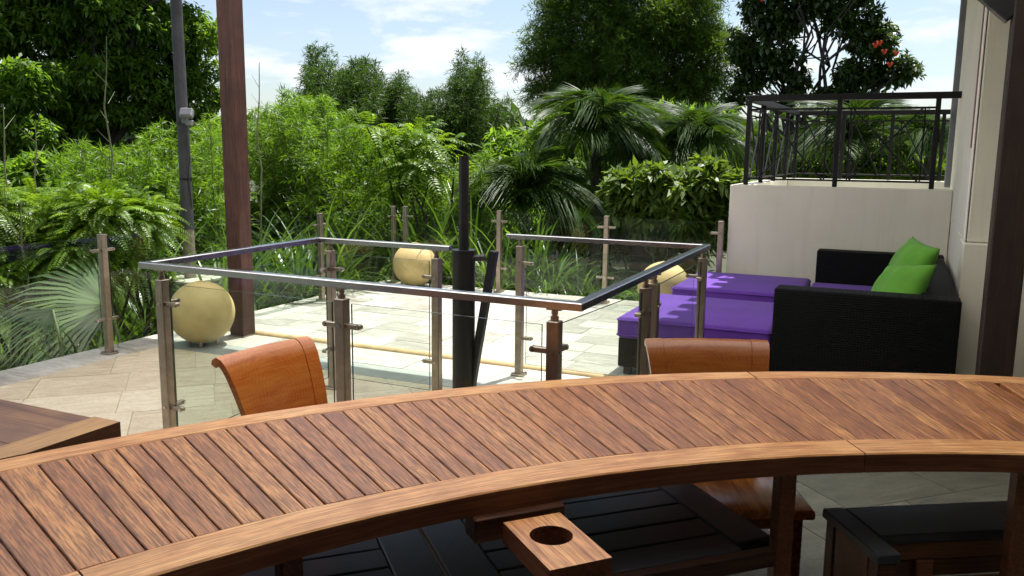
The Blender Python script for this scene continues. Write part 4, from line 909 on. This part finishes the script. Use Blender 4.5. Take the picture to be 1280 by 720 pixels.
# --- bamboo: arching culms with leafy side shoots, tips along an outline
def bamboo(label, outline, d, nculm, nsh, mat, leaf=(0.10, 0.012), sh=0.42, nl=11, r0=0.014, ddep=0.9, fall=30, depth_lo=0.18):
    xs = [o[0] for o in outline]; ys = [o[1] for o in outline]; xm = 0.5*(xs[0]+xs[-1]); bw = W(xm, 200, d); base = np.array([bw[0], bw[1], GZ(bw[0], bw[1])])
    root = thing('bamboo_clump', label, 'bamboo', base); PP = []; AA = []; SC = []
    for c in range(nculm):
        px = rng.uniform(xs[0], xs[-1]); py = np.interp(px, xs, ys) + abs(rng.normal())*fall*(0.0 if c % 3 == 0 else 1.0) + (rng.random()**2)*fall*2.2*(c % 3 == 2)
        dd = d+rng.normal()*ddep; tip = W(px, py, dd); b0 = W(xm+(px-xm)*0.55+rng.normal()*4, 200, d+(dd-d)*0.6); b0[2] = GZ(b0[0], b0[1])
        h = tip[2]-b0[2]; hd = (tip-b0)*np.array([1, 1, 0]); ts = np.linspace(0, 1, 8); over = rng.uniform(0.0, 0.14)
        path = [b0 + hd*(t**2.0) + np.array([0, 0, h])*(t*(1+over)-over*t**3) for t in ts]
        b = MB(); b.tube([tuple(q-base) for q in path], list(np.linspace(r0, r0*0.2, 8)), 5, cap=False); b.build('culm', 'culm', root, smooth=True)
        tt_ = depth_lo + (1-depth_lo)*rng.random(nsh)**0.8
        pos = b0 + hd*(tt_**2.0)[:, None] + np.array([0, 0, h])*(tt_*(1+over)-over*tt_**3)[:, None]
        q = rdir(nsh); q[:, 2] = np.abs(q[:, 2])*0.6+0.15; PP.append(pos); AA.append(unit(q)); SC.append(sh*(0.30+0.9*(1-tt_)**0.8)*(0.6+0.8*rng.random(nsh)))
    P = np.concatenate(PP); A = np.concatenate(AA); La = np.concatenate(SC); n = len(P)
    V, rr = sprays(P, A, nl, np.repeat(La, nl)[:, None], leaf[0], leaf[1], 0.45, 0.85)
    place('foliage', leaf_mesh('foliage', V-base, mat, rr), root); return root
bamboo('bright feathery bamboo clump rising just right of the timber pillar', [(302, 175), (318, 135), (335, 140), (362, 112), (385, 128), (405, 122), (430, 140), (455, 158), (480, 180), (505, 205), (520, 235)], 13.0, 95, 85, 'L_bamboo')
bamboo('bright feathery bamboo between the utility pole and the timber pillar', [(228, 190), (240, 150), (255, 160), (268, 145), (285, 180)], 12.4, 26, 75, 'L_bamboo')
bamboo('bright feathery bamboo left of the utility pole under the dark tree', [(62, 205), (85, 190), (100, 175), (115, 195), (140, 190), (165, 185), (185, 165), (205, 150), (225, 180)], 12.4, 62, 80, 'L_bamboo')
bamboo('yellow-green young bamboo behind the lone black mast', [(490, 240), (520, 205), (550, 195), (580, 205), (610, 190), (630, 220)], 13.2, 42, 80, 'L_bamboo')
tree('mimosa_shrub', 'light green shrub with drooping compound leaves beside feathery bamboo', 'shrub', [(530, 180, 30, 20), (500, 190, 22, 20), (463, 158, 16, 12), (560, 185, 18, 18), (525, 215, 34, 18)], 11.6, 'pinnate', 260, (11, 0.46, 0.10, 0.028, 0.55), 'L_fern', 525, 0.03, trunks=6, bark='bark', sub=4)
BK = dict(leaf=(0.15, 0.020), sh=0.75, nl=10, r0=0.02, ddep=1.2, fall=16)
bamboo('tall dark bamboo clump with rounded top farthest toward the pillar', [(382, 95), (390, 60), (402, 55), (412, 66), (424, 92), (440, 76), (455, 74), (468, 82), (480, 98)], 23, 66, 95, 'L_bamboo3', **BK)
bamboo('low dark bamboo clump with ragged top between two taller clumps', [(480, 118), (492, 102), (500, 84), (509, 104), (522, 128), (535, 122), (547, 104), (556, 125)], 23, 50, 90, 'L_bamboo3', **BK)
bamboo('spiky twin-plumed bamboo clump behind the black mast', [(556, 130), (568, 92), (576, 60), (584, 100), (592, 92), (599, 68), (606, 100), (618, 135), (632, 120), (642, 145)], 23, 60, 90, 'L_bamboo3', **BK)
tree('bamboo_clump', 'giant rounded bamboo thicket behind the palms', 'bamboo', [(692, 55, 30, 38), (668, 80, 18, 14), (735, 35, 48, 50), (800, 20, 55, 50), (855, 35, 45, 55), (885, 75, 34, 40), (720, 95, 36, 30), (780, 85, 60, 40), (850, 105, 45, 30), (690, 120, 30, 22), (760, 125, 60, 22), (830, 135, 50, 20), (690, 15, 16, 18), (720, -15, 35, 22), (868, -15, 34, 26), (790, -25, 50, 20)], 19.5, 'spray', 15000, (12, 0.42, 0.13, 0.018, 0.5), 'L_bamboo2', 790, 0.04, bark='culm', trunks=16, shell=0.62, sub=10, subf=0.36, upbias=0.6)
# --- tulip tree with open crown
tul = [(930, 60, 30, 30), (960, 25, 40, 34), (1000, 5, 40, 28), (965, 75, 36, 28), (935, 105, 26, 22), (1000, 100, 20, 24), (1040, 25, 22, 26), (1072, 35, 34, 40), (1098, 60, 34, 30), (1130, 84, 30, 16), (1072, 95, 32, 26), (1110, 95, 30, 18), (1045, 120, 26, 18), (1080, 128, 28, 14), (980, 130, 26, 14), (1020, -30, 60, 24), (1080, -20, 40, 26), (960, -30, 40, 26), (915, 130, 18, 14)]
tt = tree('tulip_tree', 'open dark flowering tree with red blossoms behind the balcony railing', 'tree', tul, 17.0, 'whorl', 3300, (8, 0.12, 0.06, 0.3), 'L_tulip', 1018, 0.075, shell=0.2, fork=0.42, sub=7, subf=0.4)
bt = np.array(tt.location)
for px, py in ((952, 2), (1099, 57), (1094, 60), (1112, 84), (1105, 68), (1088, -2), (1120, 70)):
    p = W(px, py, 16.2)-bt; fb = MB()
    for j in range(6):
        a = j*math.pi/3; q = p+np.array([math.cos(a)*0.03, math.sin(a)*0.03, 0.03]); fb.tube([tuple(p), tuple((p+q)/2+np.array([0, 0, .02])), tuple(q+np.array([math.cos(a)*.02, math.sin(a)*.02, .05]))], [0.008, 0.02, 0.005], 6)
    fb.build('blossom', 'flower', tt, smooth=True)
# --- palms: each frond a part
def frond_mesh(L, nl, seed, ll=0.42, arch=0.55, mat='L_palm', wl=0.026, droopl=0.5):
    r = np.random.default_rng(seed); V = []; Q = []; RN = []
    def rach(t): return np.array([L*t*(1-0.16*t*t), 0, L*(arch*t-arch*1.25*t*t)])
    for i in range(10):
        t0, t1 = i/10, (i+1)/10
        for k, (t, wv) in enumerate(((t0, 0.018*(1-t0)+0.003), (t1, 0.018*(1-t1)+0.003))):
            p = rach(t); V += [p+[0, wv, 0], p-[0, wv, 0]]; RN += [0.9, 0.9]
        b = len(V)-4; Q.append((b, b+1, b+3, b+2))
    for i in range(nl):
        t = 0.12+0.88*(i+0.5)/nl; p = rach(t); tg = unit((rach(min(1, t+.02))-rach(t-.02))[None])[0]; ln = ll*math.sin(math.pi*min(0.97, 0.18+t*0.78))**0.7
        for s in (1, -1):
            d = unit((np.array([0, s*0.75, 0.30]) + tg*0.95 + r.normal(size=3)*0.11)[None])[0]; nn = unit(np.cross(d, np.cross(np.array([0, 0, 1.0]), d))[None])[0]; sd = unit(np.cross(d, nn)[None])[0]
            dr = droopl*(0.7+0.6*r.random()); b = len(V); rn = r.random()*0.8
            for u, wd in ((0, 0.5), (0.45, 1.0), (0.8, 0.6), (1.0, 0.08)):
                c = p + d*ln*u + np.array([0, 0, -1.0])*dr*ln*u*u; V += [c+sd*wl*wd/2, c-sd*wl*wd/2]; RN += [rn, rn]
            for k in range(3): Q.append((b+2*k, b+2*k+1, b+2*k+3, b+2*k+2))
    return np_mesh('frond', np.array(V), np.array(Q), mat, RN, True)
FR = [frond_mesh(1.0, 52, s, ll=0.46, arch=a, wl=0.015, droopl=dl) for s, a, dl in ((1, 0.8, 0.7), (2, 1.0, 1.1), (3, 0.55, 0.6), (4, 0.9, 1.5))]
def palm(label, px, py, d, L, nf, trunk_r=0.09, group=None, el=(0.05, 1.25), seed=0):
    r = random.Random(seed); c = W(px, py, d); g = GZ(c[0], c[1]); root = thing('palm_tree', label, 'palm', (c[0], c[1], g), 0, group); h = c[2]-g
    MB().tube([(0, 0, -0.1), (0.03, 0, h*0.5), (0, 0, h)], [trunk_r*1.2, trunk_r, trunk_r*0.8], 12).build('trunk', 'bark', root, smooth=True)
    for i in range(nf):
        a = i*2.39996+r.uniform(-.25, .25); e = el[0]+(el[1]-el[0])*((i+0.5)/nf)**0.9; s = L*r.uniform(0.85, 1.12)
        o = place('frond', FR[i % 4], root, (0, 0, h), (0, 0, 0)); m = Matrix.Rotation(a, 4, 'Z') @ Matrix.Rotation(-e, 4, 'Y') @ Matrix.Rotation(r.uniform(-.3, .3), 4, 'X')
        o.matrix_local = Matrix.Translation((0, 0, h)) @ m @ Matrix.Diagonal((s, s, s, 1))
palm('palm with upright glossy fronds in front of the giant bamboo thicket', 745, 185, 12.8, 1.12, 26, seed=1, el=(0.1, 1.35))
palm('full low palm with drooping fronds right of the black mast', 655, 268, 12.0, 1.08, 28, seed=2, el=(0.0, 1.35))
palm('palm with arching fronds beside the broad-leaved shrub', 868, 198, 13.4, 1.05, 26, seed=3, el=(0.0, 1.3))
palm('half-hidden palm between two larger palms', 800, 215, 13.2, 1.0, 24, seed=4, el=(0.0, 1.3))
palm('dark palm seen through the balcony railing bars', 1062, 200, 14.5, 1.2, 19, seed=5, el=(0.0, 1.4))
palm('light green palm beyond the balcony near the house wall', 1162, 196, 14.0, 0.85, 18, seed=6, el=(0.0, 1.4))
# --- shrubs and undergrowth
def shrub(label, lobes, d, n, tpx, par, mat, kind='whorl', name='leafy_shrub', group=None, shell=0.5, cat='shrub'):
    return tree(name, label, cat, lobes, d, kind, n, par, mat, tpx, 0.022, trunks=7, bark='bark', group=group, shell=shell)
shrub('broad-leaved glossy shrub beside the cream balcony wall', [(850, 240, 66, 34), (800, 232, 34, 22), (890, 225, 34, 24), (830, 270, 60, 30), (885, 270, 40, 34), (780, 250, 20, 26)], 10.6, 2000, 850, (7, 0.15, 0.058, 0.25), 'L_shrub')
shrub('pale green shrub on the far side of the balcony', [(1010, 195, 24, 24), (985, 210, 26, 20), (1110, 205, 40, 22), (1150, 215, 34, 16), (1040, 215, 40, 14), (1185, 212, 18, 16)], 15.5, 1300, 1060, (8, 0.13, 0.05, 0.3), 'L_fern')
shrub('ferny light green bush at the foot of the dark tree', [(35, 265, 60, 34), (-40, 280, 60, 40), (90, 285, 46, 34), (20, 310, 60, 26)], 9.0, 1500, 40, (17, 0.34, 0.058, 0.013, 0.5), 'L_fern', 'pinnate', 'fern_bush')
shrub('ferny bright green bush left of the stone plinth', [(140, 275, 42, 34), (180, 280, 26, 30), (110, 310, 46, 26), (165, 320, 22, 22)], 8.6, 1300, 160, (17, 0.32, 0.058, 0.013, 0.5), 'L_fern', 'pinnate', 'fern_bush')
shrub('low ferny bush behind the big fan-shaped palm leaf', [(30, 340, 60, 20), (90, 345, 40, 18), (-40, 345, 50, 26)], 8.9, 700, 50, (15, 0.32, 0.065, 0.014, 0.5), 'L_fern', 'pinnate', 'fern_bush')
shrub('dense dark undergrowth bush behind the feathery bamboo', [(300, 290, 50, 40), (360, 300, 50, 40), (430, 300, 50, 40), (490, 300, 50, 40), (330, 320, 60, 30)], 12.6, 1500, 400, (8, 0.2, 0.06, 0.3), 'L_tree')
shrub('dense dark undergrowth bush behind the palms', [(560, 295, 50, 40), (640, 290, 60, 46), (720, 280, 60, 50), (790, 285, 50, 46), (860, 300, 60, 36), (930, 285, 40, 40)], 14.0, 2000, 700, (8, 0.2, 0.06, 0.3), 'L_tree')
shrub('dense dark undergrowth bush below the huge dark tree', [(-60, 250, 80, 50), (40, 240, 70, 40), (130, 260, 70, 46), (220, 290, 60, 46), (270, 310, 40, 40)], 12.8, 2000, 110, (8, 0.2, 0.06, 0.3), 'L_tree')
shrub('mid-green leafy shrub filling the gap behind the palms', [(700, 165, 50, 30), (780, 165, 60, 34), (860, 160, 50, 30), (640, 195, 40, 34), (920, 190, 40, 34), (720, 215, 60, 30), (820, 210, 50, 26)], 15.5, 2600, 780, (8, 0.17, 0.05, 0.3), 'L_tree')
# far wood, one mass
LWf = lobes_world([(x, 185+8*math.sin(x*0.05), 70, 30+8*math.sin(x*0.031+1)) for x in range(-300, 1700, 60)], 42)
Pf, Of, kf = lobe_points(LWf, 5200, 0.6); Vf, rf = whorls(Pf, unit(Of+np.array([0, 0, .4])), 7, 0.8, 0.36, 0.3)
tag(place('far_wood', leaf_mesh('far_wood', Vf, 'L_far', rf)), 'far-off green wood beyond the garden', 'wood', kind='stuff')
# --- strap-leaved tufts, fan leaf, lawn, stalks
def blades(n, L, spread, wd, seed, seg=7, up=1.0, base_r=0.12):
    r = np.random.default_rng(seed); V = []; Q = []; RN = []
    for i in range(n):
        a = r.uniform(0, 2*math.pi); o = np.array([math.cos(a), math.sin(a), 0]); s = spread*r.uniform(0.25, 1.1); l = L*r.uniform(0.6, 1.1); w_ = wd*r.uniform(0.7, 1.2)
        sd = np.array([-math.sin(a), math.cos(a), 0]); p = o*r.uniform(0, base_r); d = unit((o*s*0.45+np.array([0, 0, up]))[None])[0]; b = len(V); rn = r.random()
        for k in range(seg+1):
            t = k/seg; ww = w_*(0.75+0.5*t if t < 0.4 else max(0.03, (1-t)/0.6*0.95)); V += [p+sd*ww/2, p-sd*ww/2]; RN += [rn, rn]
            p = p+d*l/seg; d = unit((d+o*s*0.20+np.array([0, 0, -1])*s*(0.10+0.34*t))[None])[0]
        for k in range(seg): Q.append((b+2*k, b+2*k+1, b+2*k+3, b+2*k+2))
    return np_mesh('blades', np.array(V), np.array(Q), 'L_strap', RN, True)
TUF = [blades(95, 1.15, 1.35, 0.028, s, base_r=0.22) for s in (1, 2, 3)] + [blades(40, 0.95, 1.3, 0.022, 4), blades(40, 0.9, 1.3, 0.022, 5)]
def tuft(x, y, label, k, s=1.0, z=None, group=None):
    o = thing('strap_leaf_plant', label, 'plant', (x, y, (GZ(x, y)+0.02) if z is None else z), random.uniform(0, 6.28), group)
    q = place('blades', TUF[k], o); q.scale = (s, s, s); return o
g1 = 'strap-leaved plants along the terrace edge'
for i, (x, y, s) in enumerate(((-6.05, 4.75, 0.9), (-6.35, 5.15, 0.9), (-6.35, 6.6, 1.1), (-6.6, 7.2, 1.15), (-6.2, 7.6, 1.05), (-6.4, 8.2, 1.15), (-6.1, 8.8, 1.1), (-7.1, 6.3, 1.2), (-7.2, 8.0, 1.3), (-6.9, 8.9, 1.3))):
    tuft(x, y, 'strap-leaved plant with long arching blades outside the side glass railing', i % 3, s*(1.0 if i < 2 else 1.35), group=g1)
for i, (x, y, s) in enumerate(((-5.5, 9.25, 1.1), (-4.9, 9.4, 1.2), (-4.4, 9.2, 1.05), (-5.2, 10.0, 1.35), (-4.3, 10.0, 1.3), (-5.9, 9.9, 1.4))):
    tuft(x, y, 'strap-leaved plant with arching blades behind the far stone globe and mast', i % 3, s*1.3, group='strap-leaved plants behind the far glass railing')
for i, (x, y, s) in enumerate(((-3.75, 9.15, 1.0), (-3.4, 9.3, 1.05), (-3.85, 9.6, 1.25), (-3.1, 9.2, 0.8), (-2.35, 9.05, 0.85))):
    tuft(x, y, 'fine grassy plant with thin drooping blades behind the far glass railing', 3+i % 2, s, z=-0.25, group='fine grassy plants behind the far glass railing')
def fan_leaf(label, px, py, d, rad, axis, nrm, n=34, span=170):
    c = np.array(W(px, py, d)); ax = unit(np.array(axis, float)[None])[0]; nn = unit(np.array(nrm, float)[None])[0]; nn = unit((nn-ax*np.dot(nn, ax))[None])[0]; sd = np.cross(nn, ax)
    base = np.array([c[0]+0.25, c[1]-0.1, GZ(c[0], c[1])]); root = thing('fan_palm', label, 'palm', base)
    V = []; Q = []; RN = []
    for i in range(n):
        a = (i/(n-1)-0.5)*R(span); d_ = ax*math.cos(a)+sd*math.sin(a); tv = -ax*math.sin(a)+sd*math.cos(a); l = rad*(1-0.12*abs(a)/2)*(0.93+0.1*random.random()); rn = random.random(); b = len(V)
        for t, wv in ((0.0, 0.003), (0.25, 0.011*rad/0.8), (0.45, 0.012*rad/0.8), (0.75, 0.007*rad/0.8), (1.0, 0.001)):
            p = c+d_*l*t+nn*(0.012*(-1)**i) + np.array([0, 0, -1])*l*0.42*max(0, t-0.35)**2*1.6; V += [p+tv*wv-base, p-tv*wv-base]; RN += [rn, rn]
        for k in range(4): Q.append((b+2*k, b+2*k+1, b+2*k+3, b+2*k+2))
    place('fan_blade', np_mesh('fan_blade', np.array(V), np.array(Q), 'L_fan', RN, True), root)
    MB().tube([(0, 0, 0), tuple((c-base)*np.array([0.4, 0.4, 0.7])), tuple(c-base)], [0.018, 0.014, 0.010], 8).build('stalk', 'culm', root, smooth=True)
fan_leaf('large pale fan palm leaf spreading level beside the side railing', 138, 382, 7.75, 0.92, (-0.62, -0.60, 0.10), (0.25, -0.70, 0.65), 46, 140)
fan_leaf('drooping fan palm leaf hanging below the terrace edge', 66, 388, 7.65, 0.55, (-0.5, -0.35, -0.6), (0.5, -0.6, 0.6), 22, 100)
# lawn
nl = 26000; rr_ = rng.random(nl); X = -5.75-9*rng.random(nl)**1.3; Y = 1.5+8.5*rng.random(nl)
Pz = np.stack([X, Y, np.array([GZ(a, b) for a, b in zip(X, Y)])], 1); D = unit(np.array([0, 0, 1.0])+0.55*rdir(nl))
tag(place('lawn', leaf_mesh('lawn', leaf_arrays(Pz, D, rdir(nl), 0.13+0.12*rr_, 0.012, 0.1, 0.25), 'L_grass')), 'rough green grass below the terrace', 'grass', kind='stuff')
nl = 9000; X = -6.0+8*rng.random(nl); Y = 8.7+4.5*rng.random(nl)
Pz = np.stack([X, Y, np.array([GZ(a, b) for a, b in zip(X, Y)])+0.02], 1); V_, r_ = whorls(Pz+np.array([0, 0, 1.0])*(0.25*rng.random(nl))[:, None], unit(np.array([0, 0, 1.0])+0.5*rdir(nl)), 4, 0.14, 0.05, 0.2)
tag(place('ground_cover', leaf_mesh('ground_cover', V_, 'L_tree', r_)), 'dark leafy ground cover behind the terrace', 'ground cover', kind='stuff')
def stalk(px, y0, y1, d, label, lean=0, group=None, dry=True):
    a = W(px, y1, d); g = GZ(a[0], a[1]); top = W(px+lean, y0, d); root = thing('bare_stalk', label, 'stalk', (a[0], a[1], g), 0, group); bs = np.array([a[0], a[1], g])
    P = [tuple(np.array(q)-bs) for q in limb_path(bs, top, 6, 0.012)]; MB().tube(P, list(np.linspace(0.016, 0.004, 7)), 6).build('stem', 'drystalk', root, smooth=True)
    b = MB()
    for i in range(10):
        t = 0.35+0.62*i/10; p = np.array(P[0])*(1-t)+np.array(P[-1])*t; aa = random.uniform(0, 6.28); e = p+np.array([math.cos(aa)*0.16, math.sin(aa)*0.16, 0.14]); b.tube([tuple(p), tuple(e)], [0.004, 0.0015], 4)
    b.build('twigs', 'drystalk', root)
gs = 'thin bare stalks in front of the dark tree'
for px, y0, y1, d, ln in ((130, 45, 235, 10.4, 3), (12, 235, 345, 8.6, -6), (52, 150, 330, 9.4, -8), (30, 250, 350, 8.4, -4), (0, 130, 300, 9.0, 4)): stalk(px, y0, y1, d, 'thin bare upright stalk in front of the dark tree', ln, gs)
stalk(322, 78, 240, 10.2, 'thin bare stalk standing just right of the timber pillar', 2)
